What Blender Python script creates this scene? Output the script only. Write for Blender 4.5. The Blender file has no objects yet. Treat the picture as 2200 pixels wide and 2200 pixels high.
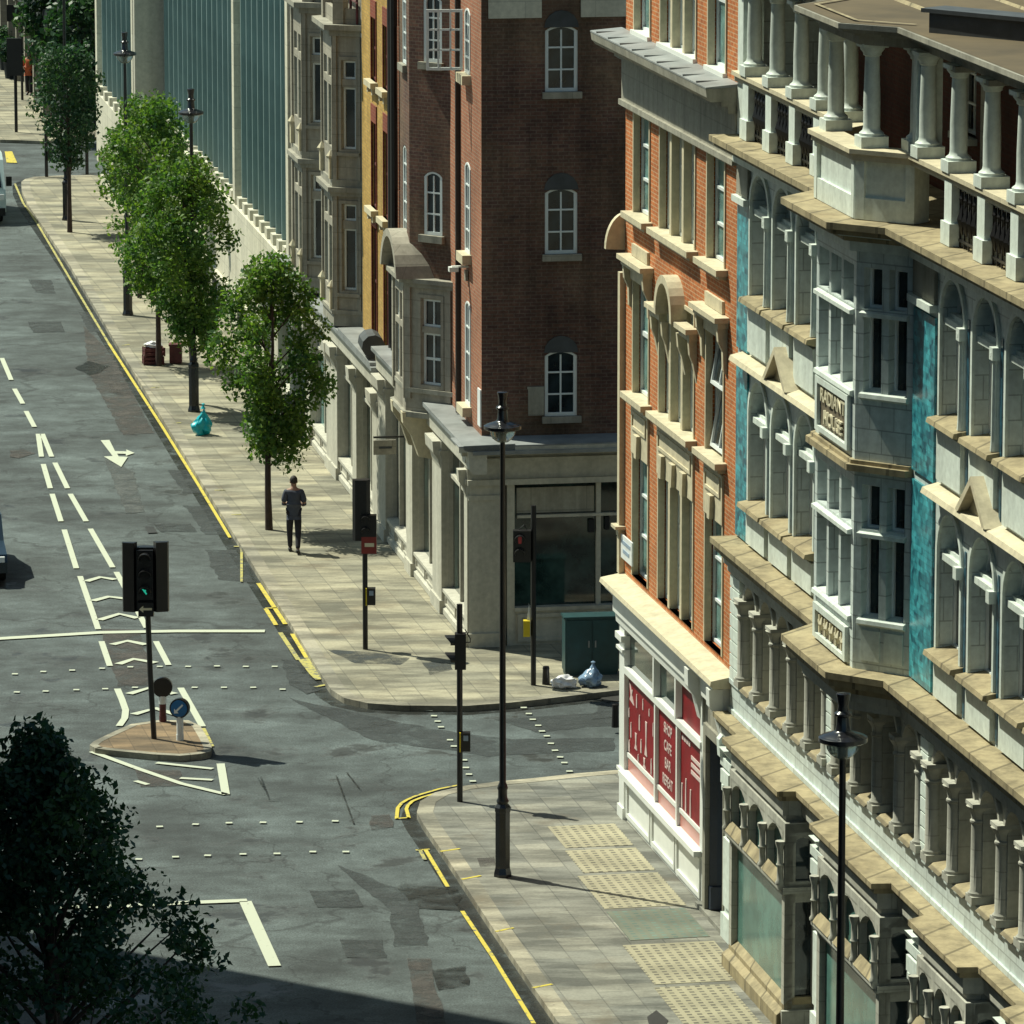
import bpy, bmesh, math, random
import numpy as np
from mathutils import Vector, Matrix, noise as mnoise
R = math.radians
rng = random.Random(7)
sc = bpy.context.scene
col = sc.collection
# ------------------------------------------------------------------ camera
FPX, CH, YH = 12500.0, 25.5, -1215.0          # focal length in photo pixels, eye height, horizon row
PITCH = math.atan((1100 - YH) / FPX)
cd = bpy.data.cameras.new('camera'); cam = bpy.data.objects.new('camera', cd); col.objects.link(cam)
cd.sensor_width = 36; cd.lens = 36 * FPX / 2200; cd.clip_start = 1; cd.clip_end = 3000
cam.location = (0, 0, CH); cam.rotation_euler = (math.pi / 2 - PITCH, 0, 0)
sc.camera = cam
# ------------------------------------------------------------------ light
SUN_AZ = Vector((-0.82, 0.572)); SUN_EL = R(55)
w = bpy.data.worlds.new('World'); sc.world = w; w.use_nodes = True
sky = w.node_tree.nodes.new('ShaderNodeTexSky'); sky.sky_type = 'NISHITA'; sky.sun_disc = False
sky.sun_elevation = SUN_EL; sky.sun_rotation = math.atan2(SUN_AZ.x, SUN_AZ.y)
sky.ozone_density = 1.0; sky.dust_density = 2.0
tint = w.node_tree.nodes.new('ShaderNodeMix'); tint.data_type = 'RGBA'; tint.blend_type = 'MULTIPLY'; tint.inputs[0].default_value = 1; tint.inputs[7].default_value = (.80, 1.04, .98, 1)
w.node_tree.links.new(sky.outputs[0], tint.inputs[6]); w.node_tree.links.new(tint.outputs[2], w.node_tree.nodes['Background'].inputs[0])
w.node_tree.nodes['Background'].inputs[1].default_value = 0.06
sl = bpy.data.lights.new('sun', 'SUN'); so = bpy.data.objects.new('sun', sl); col.objects.link(so)
sl.energy = 5.0; sl.angle = R(0.53); sl.color = (0.97, 0.985, 0.80)
sdir = Vector((-SUN_AZ.x * math.cos(SUN_EL), -SUN_AZ.y * math.cos(SUN_EL), -math.sin(SUN_EL)))
so.rotation_euler = sdir.to_track_quat('-Z', 'Y').to_euler(); so.location = (-40, 150, 80)
sc.view_settings.view_transform = 'Standard'; sc.view_settings.look = 'None'
sc.view_settings.exposure = 0.36; sc.view_settings.gamma = 1
# ------------------------------------------------------------------ pixel -> place
_f = Vector((0, math.cos(PITCH), -math.sin(PITCH))); _u = Vector((0, math.sin(PITCH), math.cos(PITCH)))
def G(u, v, z=0.0):
    r = _f * FPX + Vector((1, 0, 0)) * (u - 1100) + _u * (1100 - v)
    t = (z - CH) / r.z
    return Vector((r.x * t, r.y * t, z))
def PX(p):
    q = Vector(p) - Vector((0, 0, CH)); d = q.dot(_f)
    return (1100 + FPX * q.x / d, 1100 - FPX * q.dot(_u) / d)
def height_at(p, v):
    lo, hi = 0.0, 24.0
    for _ in range(40):
        m = (lo + hi) / 2
        if PX((p[0], p[1], m))[1] > v: lo = m
        else: hi = m
    return lo
# ------------------------------------------------------------------ materials
MATS = {}
def nt(name):
    m = bpy.data.materials.new(name); m.use_nodes = True
    return m, m.node_tree.nodes, m.node_tree.links, m.node_tree.nodes['Principled BSDF']
def noise(N, L, vec, scale, detail=4, rough=0.6):
    n = N.new('ShaderNodeTexNoise'); n.inputs['Scale'].default_value = scale
    n.inputs['Detail'].default_value = detail; n.inputs['Roughness'].default_value = rough
    if vec is not None: L.new(vec, n.inputs['Vector'])
    return n.outputs['Fac']
def ramp(N, L, fac, a, b, ca, cb):
    r = N.new('ShaderNodeValToRGB'); e = r.color_ramp.elements
    e[0].position = a; e[1].position = b
    e[0].color = (*ca, 1) if not isinstance(ca, float) else (ca, ca, ca, 1)
    e[1].color = (*cb, 1) if not isinstance(cb, float) else (cb, cb, cb, 1)
    L.new(fac, r.inputs[0]); return r.outputs[0]
def mixc(N, L, a, b, fac=1.0, mode='MULTIPLY'):
    m = N.new('ShaderNodeMix'); m.data_type = 'RGBA'; m.blend_type = mode
    for sock, val in ((m.inputs[0], fac), (m.inputs[6], a), (m.inputs[7], b)):
        if hasattr(val, 'node'): L.new(val, sock)
        elif isinstance(val, tuple): sock.default_value = (*val, 1)
        else: sock.default_value = val
    return m.outputs[2]
def obj_vec(N, L, wall=False):
    t = N.new('ShaderNodeTexCoord')
    if not wall: return t.outputs['Object']
    s = N.new('ShaderNodeSeparateXYZ'); L.new(t.outputs['Object'], s.inputs[0])
    a = N.new('ShaderNodeMath'); a.operation = 'ADD'; L.new(s.outputs[0], a.inputs[0]); L.new(s.outputs[1], a.inputs[1])
    c = N.new('ShaderNodeCombineXYZ'); L.new(a.outputs[0], c.inputs[0]); L.new(s.outputs[2], c.inputs[1])
    return c.outputs[0]
def streaks(N, L, scale=2.5):
    """vertical run-off stains"""
    t = N.new('ShaderNodeTexCoord'); mp = N.new('ShaderNodeMapping'); mp.inputs['Scale'].default_value = (1, 1, 0.09)
    L.new(t.outputs['Object'], mp.inputs[0]); return noise(N, L, mp.outputs[0], scale, 5, 0.65)
def bump(N, L, P, h, strength=0.3, dist=0.02):
    b = N.new('ShaderNodeBump'); b.inputs['Strength'].default_value = strength; b.inputs['Distance'].default_value = dist
    L.new(h, b.inputs['Height']); L.new(b.outputs[0], P.inputs['Normal'])
def mat_plain(name, c, rough=0.6, metal=0.0, var=0.15, spec=0.5, scale=3.0):
    m, N, L, P = nt(name); P.inputs['Roughness'].default_value = rough; P.inputs['Metallic'].default_value = metal
    P.inputs['Specular IOR Level'].default_value = spec
    f = noise(N, L, obj_vec(N, L), scale, 5)
    L.new(mixc(N, L, c, ramp(N, L, f, .3, .7, 1 - var, 1 + var)), P.inputs['Base Color'])
    MATS[name] = m; return m
def mat_stone(name, c, joint=None, bw=0.7, bh=0.34, dirt=0.35, rough=0.75, stain=(0.30, 0.24, 0.15)):
    m, N, L, P = nt(name); P.inputs['Roughness'].default_value = rough; P.inputs['Specular IOR Level'].default_value = 0.35
    v = obj_vec(N, L); big = noise(N, L, v, 0.7, 6, .65); fine = noise(N, L, v, 9, 4)
    cc = mixc(N, L, c, ramp(N, L, fine, .3, .7, .86, 1.1))
    cc = mixc(N, L, cc, mixc(N, L, c, stain, 1.0, 'MULTIPLY') if False else stain, ramp(N, L, big, .55, .8, 0.0, dirt), 'MIX')
    st = streaks(N, L); cc = mixc(N, L, cc, ramp(N, L, st, .42, .7, 1.0, 1 - dirt), 1.0)
    if joint:
        b = N.new('ShaderNodeTexBrick'); L.new(obj_vec(N, L, True), b.inputs['Vector'])
        b.inputs['Scale'].default_value = 1; b.inputs['Brick Width'].default_value = bw; b.inputs['Row Height'].default_value = bh
        b.inputs['Mortar Size'].default_value = 0.045 if name == 'ledge_stone' else 0.012; b.inputs['Mortar Smooth'].default_value = 0.3
        b.inputs['Color1'].default_value = (1, 1, 1, 1); b.inputs['Color2'].default_value = (.86, .86, .86, 1); b.inputs['Mortar'].default_value = (joint, joint, joint, 1)
        cc = mixc(N, L, cc, b.outputs['Color'])
    L.new(cc, P.inputs['Base Color']); bump(N, L, P, fine, .15, .01)
    MATS[name] = m; return m
def mat_brick(name, c1, c2, mortar, dirt=0.3, bw=0.235, bh=0.078):
    m, N, L, P = nt(name); P.inputs['Roughness'].default_value = 0.85; P.inputs['Specular IOR Level'].default_value = 0.25
    b = N.new('ShaderNodeTexBrick'); v = obj_vec(N, L, True); L.new(v, b.inputs['Vector'])
    b.inputs['Scale'].default_value = 1; b.inputs['Brick Width'].default_value = bw; b.inputs['Row Height'].default_value = bh
    b.inputs['Mortar Size'].default_value = 0.011; b.inputs['Mortar Smooth'].default_value = 0.2
    b.inputs['Color1'].default_value = (*c1, 1); b.inputs['Color2'].default_value = (*c2, 1); b.inputs['Mortar'].default_value = (*mortar, 1)
    ov = obj_vec(N, L); big = noise(N, L, ov, .5, 6, .7); st = streaks(N, L, 1.4)
    cc = b.outputs['Color']
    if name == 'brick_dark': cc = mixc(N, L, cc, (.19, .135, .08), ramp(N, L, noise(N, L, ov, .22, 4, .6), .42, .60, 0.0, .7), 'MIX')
    cc = mixc(N, L, cc, ramp(N, L, big, .3, .75, 1.2, 1 - dirt))
    cc = mixc(N, L, cc, ramp(N, L, st, .4, .75, 1.08, 1 - dirt))
    cc = mixc(N, L, cc, ramp(N, L, noise(N, L, ov, 14, 2), .3, .7, .8, 1.2))
    L.new(cc, P.inputs['Base Color']); bump(N, L, P, b.outputs['Fac'], -.4, .008)
    MATS[name] = m; return m
def mat_glass(name, c=(.012, .02, .024), rough=0.06, spec=0.6, blot=0.6):
    m, N, L, P = nt(name); P.inputs['Roughness'].default_value = rough; P.inputs['Specular IOR Level'].default_value = spec
    f = noise(N, L, obj_vec(N, L), 1.6, 3)
    L.new(mixc(N, L, c, ramp(N, L, f, .35, .7, 1 - blot, 1 + 2.2 * blot)), P.inputs['Base Color'])  # mottled base colour imitates cloud reflections in the panes
    bump(N, L, P, noise(N, L, obj_vec(N, L), 1.2, 1), .04, .02)
    MATS[name] = m; return m
mat_brick('brick_orange', (.50, .155, .045), (.40, .115, .035), (.50, .30, .17), .22)
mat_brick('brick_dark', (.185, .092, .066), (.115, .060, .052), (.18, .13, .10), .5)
mat_brick('brick_lit', (.33, .125, .07), (.26, .095, .055), (.30, .2, .14), .3)  # brick_lit: lighter copy of the corner brick, sunlight put into its colour
mat_brick('brick_yellow', (.50, .31, .085), (.40, .24, .06), (.36, .24, .10), .3)
mat_brick('brick_redtrim', (.22, .05, .03), (.17, .04, .025), (.2, .08, .05), .2)
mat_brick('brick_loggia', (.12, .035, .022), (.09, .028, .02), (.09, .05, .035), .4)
mat_stone('stone_cream', (.58, .51, .36), None, dirt=.22)
mat_stone('faience', (.62, .69, .67), .55, .62, .36, dirt=.22, rough=.45, stain=(.33, .27, .17))
mat_stone('faience_plain', (.66, .72, .67), None, dirt=.22, rough=.5, stain=(.34, .27, .15))
mat_stone('ledge_stone', (.38, .31, .185), .5, 1.15, 5, dirt=.5, rough=.8, stain=(.22, .15, .07))
mat_stone('stone_arcade', (.47, .46, .40), .7, .9, .4, dirt=.3)
mat_stone('stone_grey', (.38, .345, .28), .7, .9, .4, dirt=.35)
mat_stone('stone_shop', (.50, .475, .40), None, dirt=.2)
mat_stone('stone_frieze', (.36, .34, .28), .75, 1.2, 1.0, dirt=.4)
mat_stone('stone_white', (.66, .62, .50), .75, 1.5, .6, dirt=.2)
mat_plain('white_paint', (.74, .75, .71), .4, var=.06)
mat_plain('white_joinery', (.70, .74, .74), .4, var=.06)
mat_plain('lead', (.23, .24, .24), .55, var=.35, scale=1.2)
mat_plain('roof_felt', (.095, .068, .034), .9, var=.3, scale=.8)
mat_plain('slate', (.05, .055, .06), .6, var=.3)
mat_plain('dark_void', (.012, .013, .014), .8, var=.3)
mat_plain('black_iron', (.010, .009, .010), .35, var=.3, scale=6)
mat_plain('lamp_black', (.012, .012, .015), .22, var=.3, spec=.6)
mat_plain('navy', (.024, .036, .062), .35, var=.2)
mat_plain('cabinet_green', (.012, .05, .055), .45, var=.25)
mat_plain('yellow_paint', (.62, .47, .015), .5, var=.1)
mat_plain('red_paint', (.22, .025, .02), .4, var=.15)
mat_plain('pane_red', (.20, .007, .011), .5, var=.3, scale=1.4, spec=.2)
mat_plain('pane_pink', (.46, .17, .14), .3, var=.1)
mat_plain('graphic_white', (.62, .48, .46), .5, var=.1)
mat_plain('sign_white', (.72, .74, .74), .4, var=.08)
mat_plain('sign_blue', (.01, .12, .32), .35, var=.1)
mat_plain('sign_grey', (.26, .33, .42), .6, var=.1)
mat_plain('bag_teal', (.0, .36, .42), .35, var=.25, scale=5)
mat_plain('bag_white', (.72, .70, .72), .35, var=.1, scale=4)
mat_plain('bag_blue', (.20, .29, .42), .25, var=.5, scale=5)
mat_plain('crate_maroon', (.10, .02, .022), .6, var=.4, scale=5)
mat_plain('bark', (.055, .035, .028), .9, var=.4, scale=6)
mat_plain('cloth_grey', (.058, .064, .088), .9, var=.25, scale=6)
mat_plain('cloth_dark', (.022, .020, .026), .9, var=.3, scale=6)
mat_plain('cloth_orange', (.50, .11, .04), .85, var=.2, scale=6)
mat_plain('skin', (.30, .16, .11), .6, var=.1)
mat_plain('hair', (.025, .018, .014), .7, var=.3)
mat_plain('shoe', (.012, .012, .014), .5, var=.2)
mat_plain('car_blue', (.010, .022, .034), .2, var=.1, spec=.8)
mat_plain('van_white', (.50, .60, .60), .3, var=.08)
mat_plain('rubber', (.012, .012, .012), .8, var=.2)
mat_plain('sign_letter', (.62, .56, .40), .6, var=.15)
mat_plain('sign_ground', (.14, .11, .07), .8, var=.3)
mat_plain('dark_facade', (.018, .024, .026), .8, var=.4, scale=.6)  # near-black colour carries the shade on the far terrace
mat_plain('fin_teal', (.19, .28, .285), .35, var=.2, scale=.5)
mat_plain('office_concrete', (.2, .2, .19), .8, var=.2)
mat_glass('glass', (.014, .022, .026)); mat_glass('glass_teal', (.10, .22, .22), .12, .5, .5)
mat_glass('glass_sky', (.13, .24, .23), .06, .8, .4)  # light teal base colour stands in for reflected sky
mat_glass('glass_shop', (.012, .022, .020), .05, .7, .9)
mat_glass('glass_green', (.075, .165, .145), .15, .5, .25)
def mat_finglass():
    m, N, L, P = nt('fin_glass'); P.inputs['Roughness'].default_value = .15; P.inputs['Specular IOR Level'].default_value = .6
    t = N.new('ShaderNodeTexCoord'); mp = N.new('ShaderNodeMapping'); mp.inputs['Scale'].default_value = (1.1, 0, .14); L.new(t.outputs['Object'], mp.inputs[0])
    c1 = ramp(N, L, noise(N, L, mp.outputs[0], 1.0, 5, .65), .34, .66, (.15, .23, .24), (.50, .61, .61))  # streaky noise paints mottled reflections into the glass colour
    w2 = N.new('ShaderNodeTexWave'); w2.bands_direction = 'Z'; w2.inputs['Scale'].default_value = .08; w2.inputs['Distortion'].default_value = 1.5; L.new(t.outputs['Object'], w2.inputs['Vector'])
    L.new(mixc(N, L, c1, ramp(N, L, w2.outputs['Fac'], .0, .08, .6, 1.0)), P.inputs['Base Color']); MATS['fin_glass'] = m
mat_finglass()
def mat_mosaic():
    m, N, L, P = nt('mosaic'); P.inputs['Roughness'].default_value = .3; P.inputs['Specular IOR Level'].default_value = .5
    b = N.new('ShaderNodeTexBrick'); L.new(obj_vec(N, L, True), b.inputs['Vector'])
    b.inputs['Scale'].default_value = 1; b.inputs['Brick Width'].default_value = .17; b.inputs['Row Height'].default_value = .095
    b.inputs['Mortar Size'].default_value = .006; b.inputs['Bias'].default_value = -.1
    b.inputs['Color1'].default_value = (.003, .075, .12, 1); b.inputs['Color2'].default_value = (.06, .45, .53, 1); b.inputs['Mortar'].default_value = (.02, .13, .16, 1)
    v = obj_vec(N, L); vo = N.new('ShaderNodeTexVoronoi'); vo.inputs['Scale'].default_value = 8.0; L.new(v, vo.inputs['Vector'])
    s = N.new('ShaderNodeSeparateColor'); L.new(vo.outputs['Color'], s.inputs[0])
    cc = mixc(N, L, b.outputs['Color'], ramp(N, L, s.outputs[0], .1, .9, (.002, .06, .10), (.09, .47, .53)), .45, 'MIX')
    L.new(mixc(N, L, cc, ramp(N, L, noise(N, L, v, 5, 4), .3, .7, .7, 1.25)), P.inputs['Base Color']); MATS['mosaic'] = m
mat_mosaic()
mat_plain('mosaic_dark', (.015, .07, .11), .35, var=.6, scale=9)
def mat_asphalt():
    m, N, L, P = nt('asphalt'); v = obj_vec(N, L)
    mp = N.new('ShaderNodeMapping'); mp.inputs['Rotation'].default_value = (0, 0, R(80)); mp.inputs['Scale'].default_value = (.22, 1.0, 1)
    L.new(v, mp.inputs[0])
    lane = noise(N, L, mp.outputs[0], .9, 5, .6); big = noise(N, L, v, .28, 8, .72); mid = noise(N, L, v, 1.3, 6, .7); fine = noise(N, L, v, 26, 4, .8)
    cc = mixc(N, L, (.060, .073, .074), ramp(N, L, big, .38, .62, .50, 1.35))
    cc = mixc(N, L, cc, ramp(N, L, lane, .35, .65, .78, 1.2))
    cc = mixc(N, L, cc, ramp(N, L, mid, .34, .66, .66, 1.28)); cc = mixc(N, L, cc, ramp(N, L, fine, .36, .66, .5, 1.7))
    wet = ramp(N, L, noise(N, L, v, .55, 6, .68), .57, .63, 0.0, 1.0)
    cc = mixc(N, L, cc, (.030, .027, .023), mixc(N, L, wet, (.6, .6, .6)), 'MIX')
    vo = N.new('ShaderNodeTexVoronoi'); vo.feature = 'DISTANCE_TO_EDGE'; vo.inputs['Scale'].default_value = .16
    wv = N.new('ShaderNodeVectorMath'); wv.operation = 'MULTIPLY_ADD'
    nc = N.new('ShaderNodeTexNoise'); nc.inputs['Scale'].default_value = .9; nc.inputs['Detail'].default_value = 6; L.new(v, nc.inputs['Vector'])
    L.new(nc.outputs['Color'], wv.inputs[0]); wv.inputs[1].default_value = (2.5, 2.5, 0); L.new(v, wv.inputs[2]); L.new(wv.outputs[0], vo.inputs['Vector'])
    cc = mixc(N, L, cc, ramp(N, L, vo.outputs['Distance'], .002, .007, .5, 1.0))
    L.new(cc, P.inputs['Base Color'])
    L.new(ramp(N, L, wet, 0, 1, .85, .45), P.inputs['Roughness']); bump(N, L, P, fine, .35, .01)
    MATS['asphalt'] = m
mat_asphalt()
def mat_patch(name, c, rough=.85):
    m, N, L, P = nt(name); v = obj_vec(N, L); P.inputs['Roughness'].default_value = rough
    cc = mixc(N, L, c, ramp(N, L, noise(N, L, v, 25, 3, .7), .3, .7, .65, 1.4))
    L.new(mixc(N, L, cc, ramp(N, L, noise(N, L, v, 1.2, 5), .3, .7, .7, 1.2)), P.inputs['Base Color']); MATS[name] = m
    if name != 'iron_cover':                                       # worn, broken cover: old surface shows through
        tr = N.new('ShaderNodeBsdfTransparent'); mx = N.new('ShaderNodeMixShader')
        L.new(ramp(N, L, noise(N, L, v, 1.7, 7, .72), .36, .60, .12, .92), mx.inputs[0]); L.new(tr.outputs[0], mx.inputs[1]); L.new(P.outputs[0], mx.inputs[2]); L.new(mx.outputs[0], N['Material Output'].inputs[0])
mat_patch('tar_dark', (.036, .042, .043)); mat_patch('tar_brown', (.058, .050, .045)); mat_patch('tar_grey', (.082, .088, .086)); mat_patch('damp', (.030, .031, .028), .3)
mat_patch('iron_cover', (.035, .033, .031), .5)
def mat_paint(name, c, wear=.45):
    m, N, L, P = nt(name); v = obj_vec(N, L); P.inputs['Roughness'].default_value = .7
    f = noise(N, L, v, 7, 6, .7)
    L.new(mixc(N, L, (.11, .11, .10), c, ramp(N, L, f, wear - .1, wear, 0.0, 1.0), 'MIX'), P.inputs['Base Color']); MATS[name] = m
mat_paint('road_white', (.46, .48, .38), .38); mat_paint('road_yellow', (.54, .43, .05), .46); mat_paint('road_worn', (.42, .37, .10), .50)
def mat_paving(name, c, bw=.75, bh=.6, rot=79, joint=.6):
    m, N, L, P = nt(name); v = obj_vec(N, L); P.inputs['Roughness'].default_value = .85
    mp = N.new('ShaderNodeMapping'); mp.inputs['Rotation'].default_value = (0, 0, R(rot)); L.new(v, mp.inputs[0])
    b = N.new('ShaderNodeTexBrick'); L.new(mp.outputs[0], b.inputs['Vector']); b.inputs['Scale'].default_value = 1
    b.inputs['Brick Width'].default_value = bw; b.inputs['Row Height'].default_value = bh; b.inputs['Mortar Size'].default_value = .012
    b.inputs['Color1'].default_value = (1.10, 1.07, 1.02, 1); b.inputs['Color2'].default_value = (.72, .73, .74, 1); b.inputs['Mortar'].default_value = (joint, joint, joint, 1)
    cc = mixc(N, L, c, b.outputs['Color'])
    mp2 = N.new('ShaderNodeMapping'); mp2.inputs['Scale'].default_value = (.5, 1.6, 1); L.new(v, mp2.inputs[0])
    cc = mixc(N, L, cc, ramp(N, L, noise(N, L, mp2.outputs[0], .8, 6, .65), .42, .60, .48, 1.14))
    cc = mixc(N, L, cc, (.12, .085, .05), ramp(N, L, noise(N, L, v, .5, 5, .7), .56, .72, 0.0, .55), 'MIX')
    sp = N.new('ShaderNodeTexVoronoi'); sp.inputs['Scale'].default_value = 2.2; L.new(v, sp.inputs['Vector'])
    cc = mixc(N, L, cc, ramp(N, L, sp.outputs['Distance'], .03, .055, .55, 1.0))
    L.new(mixc(N, L, cc, ramp(N, L, noise(N, L, v, 18, 3), .3, .7, .86, 1.12)), P.inputs['Base Color']); MATS[name] = m
mat_paving('paving', (.315, .29, .215)); mat_paving('paving_grey', (.235, .23, .20), .9, .6); mat_paving('kerb_stone', (.35, .32, .25), .9, 5, 79, .55)
mat_paving('island_paving', (.22, .15, .085), .4, .4)
def mat_grid(name, c, dot):
    m, N, L, P = nt(name); t = obj_vec(N, L); P.inputs['Roughness'].default_value = .7
    b = N.new('ShaderNodeTexBrick'); L.new(t, b.inputs['Vector']); b.inputs['Scale'].default_value = 1; b.offset = 0
    b.inputs['Brick Width'].default_value = .17; b.inputs['Row Height'].default_value = .17; b.inputs['Mortar Size'].default_value = .045
    b.inputs['Color1'].default_value = (*dot, 1); b.inputs['Color2'].default_value = (dot[0] * 1.6, dot[1] * 1.6, dot[2] * 1.6, 1); b.inputs['Mortar'].default_value = (*c, 1)
    cc = mixc(N, L, b.outputs['Color'], ramp(N, L, noise(N, L, t, 1.0, 5), .3, .7, .7, 1.2))
    L.new(cc, P.inputs['Base Color']); MATS[name] = m
mat_grid('light_grid', (.33, .295, .20), (.10, .09, .065)); mat_grid('light_grid_green', (.14, .15, .11), (.08, .12, .10))
def mat_leaf(name, a, b, trans=.3):
    m, N, L, P = nt(name); v = obj_vec(N, L)
    g = N.new('ShaderNodeNewGeometry')
    c1 = ramp(N, L, g.outputs['Random Per Island'], 0, 1, a, b)
    cc = mixc(N, L, c1, ramp(N, L, noise(N, L, v, 1.1, 3), .35, .65, (.65, .85, .9), (1.35, 1.2, .8)))
    L.new(cc, P.inputs['Base Color']); P.inputs['Roughness'].default_value = .5; P.inputs['Specular IOR Level'].default_value = .35
    tr = N.new('ShaderNodeBsdfTranslucent'); L.new(mixc(N, L, cc, (1.3, 1.5, .6)), tr.inputs[0])
    mx = N.new('ShaderNodeMixShader'); mx.inputs[0].default_value = trans
    L.new(P.outputs[0], mx.inputs[1]); L.new(tr.outputs[0], mx.inputs[2]); L.new(mx.outputs[0], N['Material Output'].inputs[0]); MATS[name] = m
mat_leaf('leaf', (.038, .098, .032), (.150, .225, .055), .4); mat_leaf('leaf_dark', (.016, .050, .034), (.045, .095, .05), .3)  # leaf_dark: darker copy of leaf with shade put into its colour
def mat_emit(name, c, s):
    m, N, L, P = nt(name); P.inputs['Base Color'].default_value = (*c, 1); P.inputs['Emission Color'].default_value = (*c, 1); P.inputs['Emission Strength'].default_value = s; MATS[name] = m
mat_emit('signal_green', (.02, .45, .30), .55); mat_emit('signal_red', (.40, .05, .05), .06)
# ------------------------------------------------------------------ mesh builder
class MB:
    def __init__(s, xf=None): s.v = []; s.f = []; s.xf = xf
    def add(s, vs, fs):
        o = len(s.v)
        s.v += [tuple(s.xf @ Vector(p)) for p in vs] if s.xf else [tuple(p) for p in vs]
        s.f += [tuple(i + o for i in f) for f in fs]; return s
    def box(s, x0, x1, y0, y1, z0, z1):
        return s.add([(x0, y0, z0), (x1, y0, z0), (x1, y1, z0), (x0, y1, z0), (x0, y0, z1), (x1, y0, z1), (x1, y1, z1), (x0, y1, z1)],
                     [(0, 3, 2, 1), (4, 5, 6, 7), (0, 1, 5, 4), (1, 2, 6, 5), (2, 3, 7, 6), (3, 0, 4, 7)])
    def _prism(s, a, b):
        n = len(a); s.add(list(a) + list(b), [tuple(range(n))[::-1], tuple(range(n, 2 * n))] + [(i, (i + 1) % n, n + (i + 1) % n, n + i) for i in range(n)]); return s
    def pz(s, poly, z0, z1): return s._prism([(x, y, z0) for x, y in poly], [(x, y, z1) for x, y in poly])
    def py(s, poly, y0, y1): return s._prism([(x, y0, z) for x, z in poly], [(x, y1, z) for x, z in poly])
    def px(s, poly, x0, x1): return s._prism([(x0, y, z) for y, z in poly], [(x1, y, z) for y, z in poly])
    def ring(s, outer, inner, y0, y1):
        n = len(outer)
        vs = [(x, y0, z) for x, z in outer] + [(x, y0, z) for x, z in inner] + [(x, y1, z) for x, z in outer] + [(x, y1, z) for x, z in inner]
        fs = []
        for i in range(n):
            j = (i + 1) % n
            fs += [(i, j, n + j, n + i), (2 * n + i, 3 * n + i, 3 * n + j, 2 * n + j), (i, 2 * n + i, 2 * n + j, j), (n + i, n + j, 3 * n + j, 3 * n + i)]
        return s.add(vs, fs)
    def wall(s, x0, x1, z0, z1, y, ops, depth=.25):
        xs = sorted({x0, x1} | {max(x0, min(x1, q)) for o in ops for q in o[:2]}); zs = sorted({z0, z1} | {max(z0, min(z1, q)) for o in ops for q in o[2:4]})
        for i in range(len(xs) - 1):
            for k in range(len(zs) - 1):
                cx, cz = (xs[i] + xs[i + 1]) / 2, (zs[k] + zs[k + 1]) / 2
                if any(o[0] < cx < o[1] and o[2] < cz < o[3] for o in ops): continue
                s.add([(xs[i], y, zs[k]), (xs[i + 1], y, zs[k]), (xs[i + 1], y, zs[k + 1]), (xs[i], y, zs[k + 1])], [(0, 1, 2, 3)])
        for o in ops:
            a, b, c, d = o[:4]; e = y + depth
            s.add([(a, y, c), (b, y, c), (b, y, d), (a, y, d), (a, e, c), (b, e, c), (b, e, d), (a, e, d)], [(0, 4, 5, 1), (1, 5, 6, 2), (2, 6, 7, 3), (3, 7, 4, 0)])
        return s
    def spandrel(s, x0, x1, zs, zt, rise, y0, y1, n=10):
        arc = arch_pts(x0, x1, zs, rise, n)
        for (a, za), (b, zb) in zip(arc, arc[1:]):
            s.add([(a, y0, za), (b, y0, zb), (b, y0, zt), (a, y0, zt), (a, y1, za), (b, y1, zb)], [(0, 1, 2, 3), (0, 4, 5, 1)])
        return s
    def archband(s, x0, x1, zs, rise, wd, y0, y1, n=10):
        ai = arch_pts(x0, x1, zs, rise, n); ao = arch_pts(x0 - wd, x1 + wd, zs, rise + wd, n)
        for i in range(n):
            a, b, c, d = ai[i], ai[i + 1], ao[i + 1], ao[i]
            s.py([a, b, c, d], y0, y1)
        return s
    def lathe(s, prof, c=(0, 0, 0), seg=16):
        vs = []; fs = []
        for r, z in prof:
            for k in range(seg):
                a = 2 * math.pi * (k + .5) / seg; vs.append((c[0] + r * math.cos(a), c[1] + r * math.sin(a), c[2] + z))
        for i in range(len(prof) - 1):
            for k in range(seg):
                j = (k + 1) % seg; fs.append((i * seg + k, i * seg + j, (i + 1) * seg + j, (i + 1) * seg + k))
        fs.append(tuple(range(seg))[::-1]); fs.append(tuple((len(prof) - 1) * seg + k for k in range(seg)))
        return s.add(vs, fs)
    def tube(s, pts, rad, seg=8):
        pts = [Vector(p) for p in pts]; rad = rad if isinstance(rad, (list, tuple)) else [rad] * len(pts)
        vs = []; fs = []
        for i, p in enumerate(pts):
            d = (pts[min(i + 1, len(pts) - 1)] - pts[max(i - 1, 0)]).normalized()
            a = d.orthogonal().normalized() if abs(d.z) < .99 else Vector((1, 0, 0)); b = d.cross(a).normalized(); a = b.cross(d)
            for k in range(seg):
                t = 2 * math.pi * k / seg; vs.append(p + (a * math.cos(t) + b * math.sin(t)) * rad[i])
        for i in range(len(pts) - 1):
            for k in range(seg):
                j = (k + 1) % seg; fs.append((i * seg + k, i * seg + j, (i + 1) * seg + j, (i + 1) * seg + k))
        fs.append(tuple(range(seg))[::-1]); fs.append(tuple((len(pts) - 1) * seg + k for k in range(seg)))
        return s.add(vs, fs)
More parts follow.
